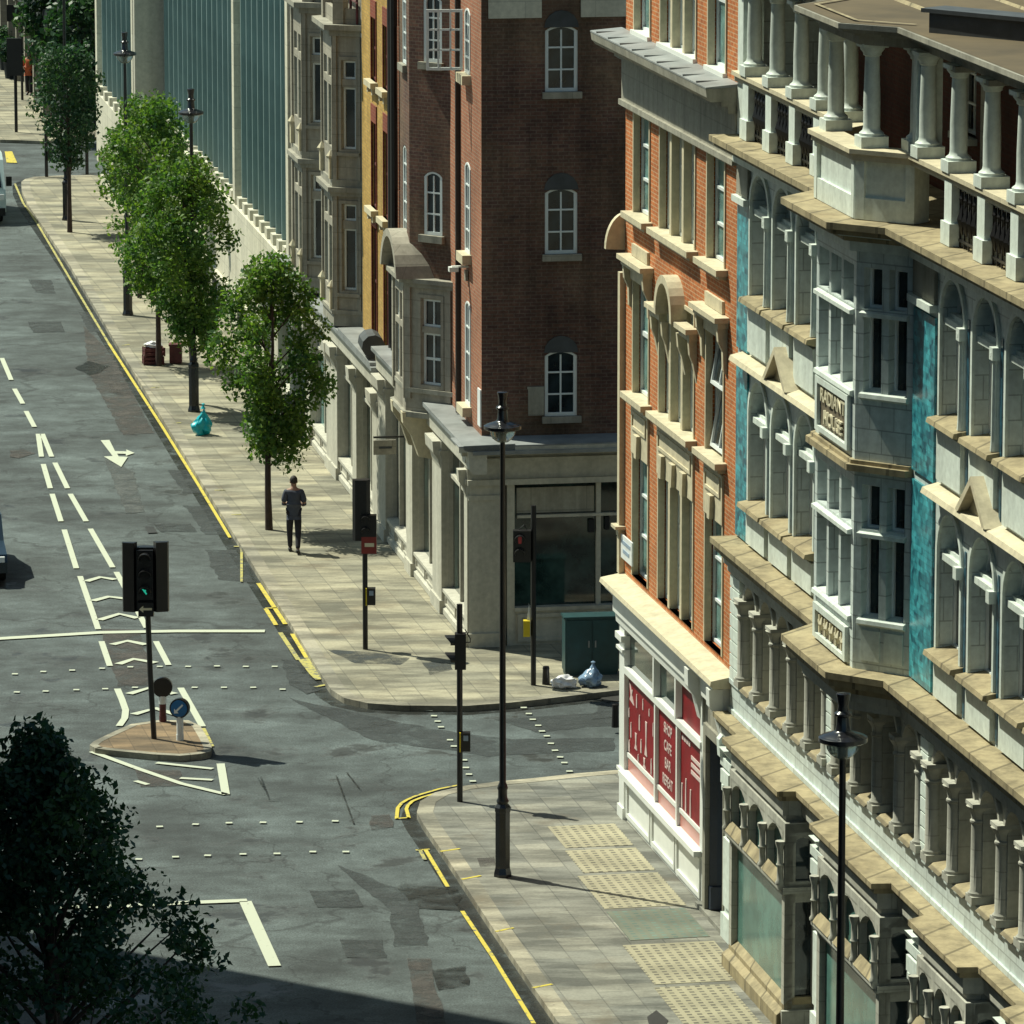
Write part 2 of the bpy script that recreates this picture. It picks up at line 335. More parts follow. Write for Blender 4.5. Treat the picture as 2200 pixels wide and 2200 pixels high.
    def blob(s, c, r, seg=14, ringn=9, amp=.12, sd=0, flat=.0):
        vs = []; fs = []
        for i in range(ringn + 1):
            th = math.pi * i / ringn
            for k in range(seg):
                ph = 2 * math.pi * k / seg; d = Vector((math.sin(th) * math.cos(ph), math.sin(th) * math.sin(ph), math.cos(th)))
                q = 1 + amp * mnoise.noise(d * 2.3 + Vector((sd, sd * .7, 0))) * 2
                z = d.z * r[2] * q; z = max(z, -r[2] * (1 - flat))
                vs.append((c[0] + d.x * r[0] * q, c[1] + d.y * r[1] * q, c[2] + z))
        for i in range(ringn):
            for k in range(seg):
                j = (k + 1) % seg; fs.append((i * seg + k, (i + 1) * seg + k, (i + 1) * seg + j, i * seg + j))
        return s.add(vs, fs)
    def mesh(s, name, mat, smooth=False):
        me = bpy.data.meshes.new(name); me.from_pydata(s.v, [], s.f)
        bm = bmesh.new(); bm.from_mesh(me); bmesh.ops.remove_doubles(bm, verts=bm.verts, dist=1e-5); bmesh.ops.recalc_face_normals(bm, faces=bm.faces); bm.to_mesh(me); bm.free()
        if smooth:
            me.polygons.foreach_set('use_smooth', [True] * len(me.polygons))
            me.set_sharp_from_angle(angle=R(40))
        me.materials.append(MATS[mat]); return me
    def build(s, name, mat, parent=None, loc=(0, 0, 0), rot=(0, 0, 0), smooth=False):
        return put(name, s.mesh(name, mat, smooth), parent, loc, rot)
def put(name, me, parent=None, loc=(0, 0, 0), rot=(0, 0, 0)):
    o = bpy.data.objects.new(name, me); col.objects.link(o); o.parent = parent; o.location = loc; o.rotation_euler = rot; return o
def arch_pts(x0, x1, zs, rise, n=10):
    h = (x1 - x0) / 2; cx = (x0 + x1) / 2; r = (h * h + rise * rise) / (2 * rise); a = math.asin(min(1, h / r)); a = a if rise <= h else math.pi - a
    return [(cx + r * math.sin(-a + 2 * a * i / n), zs + rise - r + r * math.cos(-a + 2 * a * i / n)) for i in range(n + 1)]
def outline(w, h, rise=0, inset=0):
    if not rise: return [(inset, inset), (w - inset, inset), (w - inset, h - inset), (inset, h - inset)]
    return [(inset, inset), (w - inset, inset)] + arch_pts(inset, w - inset, h - rise, rise - inset * .6, 8)[::-1]
def tag(o, label, cat, group=None, kind=None):
    o['label'] = label; o['category'] = cat
    if group: o['group'] = group
    if kind: o['kind'] = kind
    return o
def thing(name, label, cat, loc=(0, 0, 0), rz=0, group=None):
    o = bpy.data.objects.new(name, None); col.objects.link(o); o.location = loc; o.rotation_euler = (0, 0, rz); o.empty_display_size = .3
    return tag(o, label, cat, group)
def struct(o, label, cat): return tag(o, label, cat, None, 'structure')
def text(parent, s, size, loc, mat, name='lettering', ext=.01, rot=(math.pi / 2, 0, 0), sx=1.0, align='CENTER'):
    cu = bpy.data.curves.new('t', 'FONT'); cu.body = s; cu.size = size; cu.extrude = ext; cu.align_x = align; cu.offset = size * .012
    o = bpy.data.objects.new('t', cu); col.objects.link(o); bpy.context.view_layer.update()
    me = bpy.data.meshes.new_from_object(o.evaluated_get(bpy.context.evaluated_depsgraph_get()))
    bpy.data.objects.remove(o); me.materials.clear(); me.materials.append(MATS[mat])
    q = put(name, me, parent, loc, rot); q.scale = (sx, 1, 1); return q
_wc = {}
def window(parent, x, y, z, w_, h, rz=0, cols=1, rows=2, fm='white_joinery', gm='glass', rise=0, bar=.035, fr=.06, name='window', d=.07):
    key = (round(w_, 3), round(h, 3), cols, rows, fm, gm, round(rise, 3), bar, fr, d)
    if key not in _wc:
        b = MB(); b.ring(outline(w_, h, rise), outline(w_, h, rise, fr), 0, d)
        for i in range(1, cols): b.box(w_ * i / cols - bar / 2, w_ * i / cols + bar / 2, .012, d - .01, fr, h - fr - rise * .15)
        for k in range(1, rows):
            zz = h * k / rows; t = bar * (1.7 if rows == 2 else 1); b.box(fr, w_ - fr, .008, d - .006, zz - t / 2, zz + t / 2)
        g = MB(); o = outline(w_, h, rise, fr * .8); g.add([(a, d * .6, c) for a, c in o], [tuple(range(len(o)))])
        _wc[key] = (b.mesh(name, fm), g.mesh('pane', gm))
    f, g = _wc[key]
    o = put(name, f, parent, (x, y, z), (0, 0, rz)); put('pane', g, o); return o
def xform(x, y, ang, z=0): return Matrix.Translation((x, y, z)) @ Matrix.Rotation(ang, 4, 'Z')
exec_sections = []
# ================================================================== GROUND
def poly_sheet(name, pts, z, mat, parent=None, side=None):
    b = MB(); b.add([(p[0], p[1], z) for p in pts], [tuple(range(len(pts)))])
    if side is not None:
        n = len(pts)
        for i in range(n):
            a, c = pts[i], pts[(i + 1) % n]; b.add([(a[0], a[1], side), (c[0], c[1], side), (c[0], c[1], z), (a[0], a[1], z)], [(0, 1, 2, 3)])
    return b.build(name, mat, parent)
def strip_mesh(b, pts, wd, z):
    P = [Vector((p[0], p[1])) for p in pts]; L_, R_ = [], []
    for i, p in enumerate(P):
        d = (P[min(i + 1, len(P) - 1)] - P[max(i - 1, 0)]).normalized(); n = Vector((-d.y, d.x)) * wd / 2
        L_.append(p + n); R_.append(p - n)
    for i in range(len(P) - 1):
        b.add([(*R_[i], z), (*R_[i + 1], z), (*L_[i + 1], z), (*L_[i], z)], [(0, 1, 2, 3)])
    return b
def gp(l, z=0.0): return [G(u, v, z) for u, v in l]
bg = MB(); bg.add([(-400, -50, 0), (400, -50, 0), (400, 900, 0), (-400, 900, 0)], [(0, 1, 2, 3)])
road = struct(bg.build('road', 'asphalt'), 'worn grey asphalt carriageway with stains and patched repairs', 'road')
KW = [(229, 376), (135, 377), (73, 380), (54, 385), (46, 391), (47, 410), (60, 440), (150, 570), (250, 738), (340, 885), (430, 1031), (500, 1143), (560, 1240), (625, 1340), (664, 1405), (694, 1455), (712, 1482), (740, 1500), (790, 1511), (860, 1516), (1000, 1517), (1095, 1510), (1160, 1503), (1210, 1497), (1330, 1483)]
KE = [(1324, 1655), (1240, 1662), (1150, 1672), (1065, 1680), (990, 1690), (935, 1703), (903, 1722), (896, 1745), (908, 1768), (960, 1843), (1050, 1980), (1140, 2112), (1203, 2202)]
kw = [Vector(p[:2]) for p in gp(KW, .12)]; ke = [Vector(p[:2]) for p in gp(KE, .12)]
side = Vector((.986, .165))
kw = [kw[0] + side * 40] + kw + [kw[-1] + side * 30]
sd_ = (ke[-1] - ke[-2]).normalized()
ke = [ke[0] + side * 30] + ke + [ke[-1] + sd_ * 70]
pw = struct(poly_sheet('pavement', kw, .12, 'paving', side=-.02), 'broad tan flagstone pavement along the far block', 'pavement')
pe = struct(poly_sheet('pavement', ke + [Vector((60, ke[-1].y)), Vector((60, ke[0].y))], .12, 'paving_grey', side=-.02), 'grey flagstone pavement beside the red glazed corner shop', 'pavement')
def kerb(line, parent, wd=.3):
    b = MB(); n = len(line); off = []
    for i in range(n):
        d = (line[min(i + 1, n - 1)] - line[max(i - 1, 0)]).normalized(); off.append(Vector((-d.y, d.x)))
    for i in range(n - 1):
        a, c = line[i] - off[i] * .004, line[i + 1] - off[i + 1] * .004; a2, c2 = line[i] + off[i] * wd, line[i + 1] + off[i + 1] * wd
        b.add([(*a, .126), (*c, .126), (*c2, .126), (*a2, .126), (*a, -.01), (*c, -.01)], [(0, 1, 2, 3), (0, 4, 5, 1)])
    return b.build('kerb', 'kerb_stone', parent)
kerb(kw, pw); kerb(ke, pe)
# damp gutter beside each kerb
for line, par in ((kw, road), (ke, road)):
    b = MB(); n = len(line)
    pts = []
    for i in range(1, n - 1):
        d = (line[min(i + 1, n - 1)] - line[max(i - 1, 0)]).normalized(); pts.append(line[i] - Vector((-d.y, d.x)) * .16)
    pts.append(line[-1] - Vector((-d.y, d.x)) * .16)
    strip_mesh(b, pts, .30, .0035).build('gutter', 'damp', par)
# opposite pavement, out of shot on the left (the foreground tree and the office tower stand on it)
lk = [Vector((-4.2, 40)), Vector((-9.6, 92)), Vector((-14.6, 122)), Vector((-27, 190)), Vector((-60, 190)), Vector((-60, 40))]
struct(poly_sheet('pavement', lk, .12, 'paving_grey', side=-.02), 'opposite pavement under the dark foreground tree', 'pavement')
# far pavement across the second side street
FK = [Vector(p[:2]) for p in gp([(0, 300), (40, 301), (88, 303), (140, 300), (240, 292)], .12)]
fp = struct(poly_sheet('pavement', [FK[0] + Vector((-3, 8))] + FK + [FK[-1] + side * 40, Vector((30, 420)), Vector((-60, 420)), Vector((-48, 330))], .12, 'paving', side=-.02), 'far sunlit pavement beyond the second side street', 'pavement')
# ---- traffic island
ISL = [(193, 1601), (202, 1593), (222, 1583), (250, 1570), (282, 1556), (340, 1548), (405, 1548), (430, 1560), (445, 1585), (455, 1606), (452, 1615), (430, 1620), (387, 1624), (330, 1621), (235, 1612), (205, 1608)]
isl = struct(poly_sheet('traffic_island', [p for p in gp(ISL, .12)], .12, 'island_paving', side=-.02), 'kerbed traffic island with brown paving in the carriageway', 'traffic island')
il = [Vector(p[:2]) for p in gp(ISL, .12)][::-1]; kerb(il + [il[0]], isl, .16)
# ---- painted markings
def mark(name, px, wd, mat='road_white', z=.026, parent=None):
    return strip_mesh(MB(), gp(px), wd, z).build(name, mat, parent or road)
def blot(name, px, mat, z=.004, parent=None, jag=None):
    z = {.0025: .007, .003: .011, .004: .015, .0035: .019}.get(z, z)
    P = gp(px, z)
    if jag is None: jag = .05 if name == 'tarmac_patch' else 0
    if jag:
        Q = []
        for a, c in zip(P, P[1:] + P[:1]):
            n = max(1, int((c - a).length / .16))
            for i in range(n):
                q = a.lerp(c, i / n); Q.append(q + Vector((mnoise.noise(q * 2.1) * jag * 1.2, mnoise.noise(q * 1.9 + Vector((9, 0, 0))) * jag * 2.2, 0)))
        P = Q
    return poly_sheet(name, P, z, mat, parent or road)
for a, c in (((4, 771), (24, 818)), ((31, 837), (49, 869)), ((56, 885), (74, 919)), ((82, 934), (89, 983)), ((93, 999), (108, 1051)), ((112, 1063), (131, 1122)), ((138, 1140), (164, 1223)), ((172, 1240), (211, 1354)), ((218, 1380), (236, 1433)),
             ((91, 934), (111, 983)), ((118, 996), (145, 1051)), ((151, 1063), (185, 1122)), ((194, 1138), (242, 1221)), ((250, 1231), (315, 1351)), ((335, 1380), (362, 1431))):
    mark('lane_line', (a, c), .13)
mark('lane_line', ((252, 1482), (262, 1505), (270, 1528), (268, 1545), (256, 1562)), .14); mark('lane_line', ((388, 1480), (435, 1563)), .14); mark('lane_line', ((437, 1567), (456, 1606)), .08, 'road_worn')
for c3 in (((185, 1251), (215, 1242), (248, 1247)), ((199, 1293), (233, 1284), (269, 1288)), ((213, 1334), (256, 1321), (296, 1330)), ((241, 1387), (274, 1379), (314, 1387)), ((254, 1429), (287, 1418), (335, 1426)), ((277, 1493), (321, 1480), (375, 1493)), ((287, 1537), (334, 1524), (388, 1540))):
    mark('chevron', c3, .2, 'road_white')
mark('stop_line', ((-60, 1380), (0, 1374), (217, 1361), (380, 1358), (569, 1358)), .27)
studs = [(32, 1448), (93, 1443), (155, 1440), (219, 1436), (280, 1433), (343, 1432), (404, 1432), (466, 1431), (528, 1432), (590, 1432), (36, 1487), (98, 1485), (164, 1482), (226, 1480), (290, 1477), (418, 1477), (481, 1477), (544, 1477), (607, 1481),
         (264, 1781), (343, 1776), (420, 1771), (492, 1768), (565, 1767), (643, 1766), (720, 1764), (298, 1846), (377, 1841), (446, 1838), (522, 1835), (595, 1834), (672, 1830), (743, 1830)]
for q in ((90, 1067), (125, 1113), (155, 1158), (183, 1205), (258, 1313), (290, 1365), (375, 1480), (390, 1543), (415, 1598), (447, 1655), (870, 1045), (912, 1095), (945, 1143), (990, 1193), (1022, 1240), (1062, 1280), (1095, 1342), (1130, 1400), (1172, 1455), (1207, 1502), (1250, 1573)):
    studs.append((900 + q[0] * .2588, 1250 + q[1] * .2588))
sme = MB().box(-.062, .062, -.055, .055, 0, .006).mesh('crossing_stud', 'road_white')
for u, v in studs: put('crossing_stud', sme, road, G(u, v, .024), (0, 0, R(rng.uniform(-8, 8))))
mark('box_line', ((-40, 1952), (249, 1950), (400, 1942), (531, 1937)), .22); mark('box_line', ((527, 1939), (590, 2078)), .22)
mark('hatch_line', ((197, 1617), (300, 1655), (390, 1686), (486, 1709)), .14); mark('hatch_line', ((474, 1643), (485, 1709)), .16)
mark('hatch_line', ((336, 1641), (457, 1654)), .14); mark('hatch_line', ((387, 1674), (457, 1678)), .14); mark('hatch_line', ((291, 1680), (318, 1688)), .12)
ar = [(835, 795), (908, 792), (955, 885), (1050, 888), (1048, 872), (1117, 900), (1046, 924), (1044, 908), (972, 906), (985, 930), (1062, 932), (1006, 1016), (862, 930), (935, 926)]
blot('arrow_marking', [(u * .2588, 740 + v * .2588) for u, v in ar], 'road_white', .026)
YW = [(32, 396), (50, 438), (81, 483), (153, 605), (234, 740), (347, 916), (424, 1040), (494, 1157)]
mark('yellow_line', YW[:5], .07, 'road_worn'); mark('yellow_line', YW[4:], .08, 'road_yellow')
mark('yellow_line', ((555, 1255), (613, 1343)), .1, 'road_yellow'); mark('yellow_line', ((571, 1310), (593, 1345)), .1, 'road_yellow'); mark('yellow_line', ((570, 1309), (601, 1308)), .1, 'road_yellow')
mark('yellow_line', ((602, 1361), (641, 1420)), .1, 'road_worn'); mark('yellow_line', ((628, 1364), (660, 1417)), .1, 'road_yellow')
mark('yellow_line', ((655, 1418), (680, 1450), (692, 1462)), .3, 'road_worn', .029); mark('yellow_line', ((676, 1478), (708, 1472)), .1, 'road_worn')
mark('bay_line', ((502, 1176), (520, 1176)), .1, 'road_worn'); mark('bay_line', ((519, 1178), (519, 1252)), .06, 'road_worn')
blot('yellow_box_mark', [(10, 325), (26, 325), (37, 350), (14, 349)], 'road_yellow', .026)
ya = [(650, 520), (658, 445), (685, 412), (720, 390), (775, 365), (830, 347), (950, 312), (1080, 287)]; yb = [(735, 515), (718, 452), (728, 428), (760, 398), (830, 370), (950, 336), (1080, 304)]
for y_ in (ya, yb): mark('yellow_line', [(650 + u * .3106, 1600 + v * .3106) for u, v in y_], .07, 'road_yellow')
mark('yellow_line', ((852, 1761), (880, 1759)), .06, 'road_yellow')
mark('yellow_line', ((902, 1828), (913, 1850)), .07, 'road_worn'); mark('yellow_line', ((914, 1828), (962, 1908)), .075, 'road_yellow'); mark('yellow_line', ((893, 1829), (923, 1827)), .06, 'road_yellow')
mark('yellow_line', ((993, 1960), (1057, 2056), (1147, 2202)), .075, 'road_yellow')
for a, c in (((992, 1889), (1033, 1881)), ((1065, 2001), (1103, 1993)), ((1144, 2122), (1186, 2114)), ((946, 1829), (988, 1823))):
    strip_mesh(MB(), gp((a, c), .13), .07, .131).build('kerb_tick', 'road_yellow', pe)
for a, c in (((461, 1053), (484, 1053)), ((497, 1106), (518, 1105)), ((262, 742), (278, 740)), ((325, 833), (342, 832)), ((371, 909), (389, 908))):
    strip_mesh(MB(), gp((a, c), .13), .07, .131).build('kerb_tick', 'road_worn', pw)
# repairs, covers and damp patches in the carriageway
def z8(l): return [(650 + u * .3106, 1600 + v * .3106) for u, v in l]
blot('tarmac_patch', z8([(35, 1000), (365, 1000), (425, 1120), (95, 1122)]), 'tar_dark'); blot('tarmac_patch', z8([(250, 1345), (555, 1343), (575, 1470), (300, 1472)]), 'tar_dark')
blot('tarmac_patch', z8([(640, 985), (700, 960), (1080, 1000), (1105, 1150), (800, 1130)]), 'damp', .0035); blot('tarmac_patch', z8([(720, 1480), (885, 1475), (980, 1932), (800, 1932)]), 'tar_brown')
blot('tarmac_patch', z8([(895, 1550), (1135, 1535), (1150, 1660), (950, 1690)]), 'damp', .0035); blot('tarmac_patch', z8([(470, 490), (610, 480), (625, 570), (480, 590)]), 'tar_brown')
blot('tarmac_patch', z8([(240, 830), (640, 985), (800, 1130), (870, 1380), (640, 1400), (590, 1130), (380, 960)]), 'tar_dark', .003)
blot('tarmac_patch', [(290, 1652), (385, 1655), (392, 1688), (300, 1690)], 'tar_brown'); blot('tarmac_patch', [(215, 1350), (300, 1352), (330, 1470), (255, 1475)], 'tar_brown', .003)
blot('tarmac_patch', [(605, 1415), (640, 1420), (690, 1480), (660, 1492), (620, 1470)], 'tar_dark'); blot('tarmac_patch', [(330, 1125), (410, 1124), (425, 1142), (345, 1143)], 'tar_dark')
blot('tarmac_patch', [(225, 985), (285, 1010), (310, 1100), (270, 1102)], 'tar_grey', .003); blot('tarmac_patch', [(180, 700), (240, 760), (330, 930), (265, 935), (190, 800)], 'tar_brown', .003)
blot('tarmac_patch', [(1290, 1510), (1330, 1508), (1330, 1540), (1270, 1545)], 'tar_dark'); blot('tarmac_patch', [(20, 968), (50, 966), (76, 974), (40, 984), (22, 982)], 'tar_brown')
blot('tarmac_patch', [(160, 790), (190, 775), (235, 787), (215, 800), (195, 806)], 'damp', .0035); blot('tarmac_patch', [(60, 690), (130, 690), (140, 712), (70, 714)], 'tar_dark')
for px_ in ([(620, 1500), (760, 1530), (900, 1560), (1100, 1590), (1320, 1585), (1320, 1612), (1050, 1625), (800, 1590)], [(1060, 1545), (1320, 1530), (1320, 1560), (1150, 1572)], [(360, 1010), (420, 1012), (445, 1060), (395, 1058)], [(395, 1085), (470, 1088), (505, 1150), (440, 1148)], [(440, 1180), (510, 1182), (545, 1250), (470, 1246)], [(60, 600), (110, 602), (120, 630), (75, 628)], [(170, 670), (215, 672), (235, 715), (190, 712)], [(230, 820), (290, 822), (300, 850), (245, 848)]):
    blot('tarmac_patch', px_, 'tar_dark', .0025, jag=.07)
for px_ in ([(700, 1395), (790, 1400), (880, 1412), (860, 1428), (760, 1425)], [(905, 1425), (968, 1422), (972, 1440), (925, 1450)]):
    blot('dark_patch', px_, 'tar_dark', .124, pw, jag=.05)  # irregular darker patches on the paving
for q in ([(722, 1668), (760, 1772)], [(745, 1662), (775, 1700)], [(553, 1672), (570, 1700)], [(560, 1671), (578, 1718)], [(577, 1722), (602, 1721)]): mark('slot_cut', q, .035, 'damp', .026)
blot('drain_cover', [(1310, 1490), (1332, 1491), (1332, 1506), (1300, 1508), (1290, 1500)], 'iron_cover', .027)
blot('drain_cover', [(310, 1131), (330, 1131), (338, 1144), (318, 1145)], 'iron_cover', .027)
# ================================================================== EAST BLOCK  (x along the street towards us, -y out to the street, z up)
FE_O = Vector((2.0705, 105.872, 0)); FE_A = math.atan2(-.98248, .18639)
FW_O = Vector((-.9117, 121.2548, 0)); FW_A = math.atan2(-.98636, .16458)
# ---- red and cream corner building with the white shopfront
A = thing('corner_building', 'orange brick corner building with cream dressings above a white shopfront with red windows', 'building', FE_O, FE_A)
cols_ = [(.30, 1.76), (2.56, 5.54), (6.42, 7.88)]
flo = [(4.78, 7.08), (8.18, 10.45), (11.52, 13.42), (14.85, 17.2)]
b = MB(); b.wall(-.44, 8.85, 4.6, 18.2, .1, [(x0, x1, z0, z1) for x0, x1 in cols_ for z0, z1 in flo], .16)
b.box(8.83, 8.85, .1, 9, 4.6, 18.2); b.box(-.44, 8.85, 9, 9.2, 0, 18.2); b.box(-.44, 8.85, .1, 9, 18.1, 18.2)
b.box(-.43, 8.84, 1.6, 1.7, 4.6, 18.1)
b.build('wall', 'brick_orange', A); MB().box(-.46, -.42, .12, 9, 4.6, 18.2).build('side_wall', 'stone_grey', A)  # unseen side wall, greyed for its reflection in the panes opposite
arc_m = {}
for ci, (x0, x1) in enumerate(cols_):
    for fi, (z0, z1) in enumerate(flo):
        fr = MB(); t = .07
        fr.ring([(x0, z0), (x1, z0), (x1, z1), (x0, z1)], [(x0 + t, z0), (x1 - t, z0), (x1 - t, z1 - t * (fi != 0)), (x0 + t, z1 - t * (fi != 0))], .075, .2)
        if ci == 1:
            for xm in (3.46, 4.46): fr.box(xm, xm + .16, .078, .24, z0, z1)
        fr.build('window_surround', 'stone_cream', A)
        lights = [(x0 + .08, x1 - .08)] if ci != 1 else [(2.64, 3.46), (3.62, 4.46), (4.62, 5.46)]
        for a, c in lights:
            if ci == 2 and fi == 1: continue
            window(A, a, .22, z0 + .02, c - a, z1 - z0 - .04, 0, 1, 3 if fi in (0, 2) else 2, gm='glass_sky', bar=.05)
        if fi == 3: MB().box(x0 - .02, x1 + .02, .02, .24, z0 - .06, z0 + .02).build('sill', 'white_paint', A)
        if fi in (1, 2):
            MB().box(x0 - .18, x1 + .18, -.11, .26, z0 - .10, z0 + .01).box(x0 - .1, x1 + .1, -.04, .1, z0 - .17, z0 - .10).build('sill', 'stone_cream', A)
        if fi == 0:                                                # cream panel between first and second floors
            p = MB(); p.box(x0, x1, .06, .12, z1, 7.95)
            for k in ((.5,) if ci != 1 else (.2, .5, .8)):
                xm = x0 + (x1 - x0) * k; p.py([(xm - .09, z1), (xm + .09, z1), (xm + .15, z1 + .42), (xm - .15, z1 + .42)], -.02, .06)
            p.ring([(x0 + .12, z1 + .46), (x1 - .12, z1 + .46), (x1 - .12, 7.88), (x0 + .12, 7.88)], [(x0 + .2, z1 + .52), (x1 - .2, z1 + .52), (x1 - .2, 7.82), (x0 + .2, 7.82)], .035, .06)
            p.build('panel', 'stone_cream', A)
    if ci != 1:                                                    # flat hood on consoles, second floor
        h = MB(); h.box(x0 - .3, x1 + .32, -.16, .1, 10.64, 10.73).box(x0 - .24, x1 + .26, -.09, .1, 10.54, 10.64).box(x0 + .05, x1 - .05, .05, .1, 10.74, 10.96)
        h.box(x0 - .05, x1 + .05, .04, .1, 10.3, 10.52); h.build('hood', 'stone_cream', A)
        for xm in (x0 - .17, x1 + .05):
            MB().px([(.1, 10.54), (-.08, 10.54), (-.06, 10.3), (.02, 10.12), (.03, 9.8), (.1, 9.72)], xm, xm + .13).build('console', 'stone_cream', A)
h = MB(); h.archband(3.46, 4.62, 10.12, .62, .15, -.17, .12, 14); h.py(arch_pts(3.46, 4.62, 10.12, .6, 12), .06, .1)
for a, c in ((2.3, 3.3), (4.78, 5.78)): h.box(a, c, -.13, .1, 10.08, 10.17).box(a + .06, c - .06, -.05, .1, 9.95, 10.08)
h.build('hood', 'stone_cream', A)
for xm in (2.4, 3.3, 4.62, 5.55): MB().px([(.1, 9.95), (-.05, 9.95), (-.03, 9.7), (.03, 9.55), (.1, 9.2)], xm, xm + .13).build('console', 'stone_cream', A)
# pivoted sash, third bay second floor
x0, x1 = cols_[2]; z0, z1 = flo[1]
pv = MB(); pv.ring(outline(x1 - x0 - .16, z1 - z0), outline(x1 - x0 - .16, z1 - z0, 0, .06), 0, .06)
pv.build('window', 'white_joinery', A, (x0 + .08, .24, z0))
for dz, tilt in ((.08, -.16), (1.18, -.16)):
    o = window(A, x0 + .14, .14, z0 + dz, x1 - x0 - .28, 1.05, 0, 2, 1, gm='glass', name='open_sash'); o.rotation_euler = (tilt, 0, 0)
MB().box(-.62, -.43, .0, 2.5, 4.65, 10.3).build('quoin', 'stone_cream', A)
MB().px([(.12, 10.72), (.12, 11.42)] + [(.12 - .38 * math.sin(a), 10.74 + .66 * math.cos(a)) for a in [R(10 * i) for i in range(1, 10)]], -.62, -.46).build('end_hood', 'stone_cream', A)
# top cornice
b = MB(); b.box(-.5, 8.86, .03, .1, 13.45, 14.42).box(-.5, 8.86, -.03, .1, 13.42, 13.52).box(-.55, 8.86, -.1, .1, 14.3, 14.42).box(-.62, 8.86, -.22, .1, 14.42, 14.5)
b.build('frieze', 'stone_frieze', A)
b = MB(); b.px([(.1, 14.5), (-.40, 14.5), (-.47, 14.58), (-.49, 14.72), (.1, 14.74)], -.8, 8.87); b.build('cornice', 'stone_frieze', A)
b = MB(); b.px([(.1, 14.744), (-.495, 14.724), (-.495, 14.75), (.1, 14.80)], -.81, 8.88)
for k in range(9): b.box(-.3 + k * 1.05, -.26 + k * 1.05, -.49, .1, 14.755, 14.785)
b.build('lead_flashing', 'lead', A)
# shopfront ledge, fascia, glazing
b = MB(); b.px([(.1, 4.66), (-.34, 4.58), (-.36, 4.5), (-.30, 4.44), (.1, 4.44)], -.5, 8.9); b.build('shop_cornice', 'stone_cream', A)
b = MB(); b.box(-.35, 8.75, -.28, -.2, 4.40, 4.44).box(-.32, 8.72, -.14, .1, 3.98, 4.40).px([(.1, 3.98), (-.1, 3.98), (-.08, 3.78), (.1, 3.74)], -.3, 6.75)
b.px([(-.1, 4.4), (-.34, 4.4), (-.33, 4.1), (-.2, 3.9), (-.1, 3.5)], 6.75, 7.05).px([(-.1, 4.4), (-.34, 4.4), (-.33, 4.1), (-.2, 3.9), (-.1, 3.5)], 8.5, 8.75)
b.build('fascia', 'white_paint', A)
b = MB(); b.box(-.12, .32, -.05, .25, .12, 3.98).box(-.2, .36, -.12, .2, 3.5, 3.62).box(-.2, .36, -.1, .2, 3.3, 3.36).box(-.18, .34, -.09, .2, 1.0, 1.06).box(-.16, .34, -.08, .2, .12, .34); b.build('pilaster', 'white_paint', A)
b = MB(); b.box(.32, 6.8, -.16, .12, .98, 1.08)
b.build('shop_sill', 'white_paint', A)
b = MB(); b.box(.32, 6.8, -.06, .18, 2.92, 3.04)
for xm in (2.9, 4.75): b.box(xm, xm + .1, -.04, .1, 1.08, 2.92).box(xm, xm + .1, -.07, .1, 3.04, 3.98)
b.box(6.7, 6.95, -.03, .2, 1.08, 3.98).box(.32, 6.7, -.0, .06, 1.34, 1.42); b.build('glazing_bars', 'white_paint', A)
b = MB(); b.box(.32, 6.82, .0, .1, .12, .98)
for a, c in ((.42, 2.5), (2.62, 4.62), (4.74, 6.7)): b.ring([(a, .2), (c, .2), (c, .92), (a, .92)], [(a + .09, .29), (c - .09, .29), (c - .09, .83), (a + .09, .83)], -.035, .0)
b.build('stallriser', 'white_paint', A)
panes = [(.36, 2.9), (3.0, 4.75), (4.85, 6.7)]
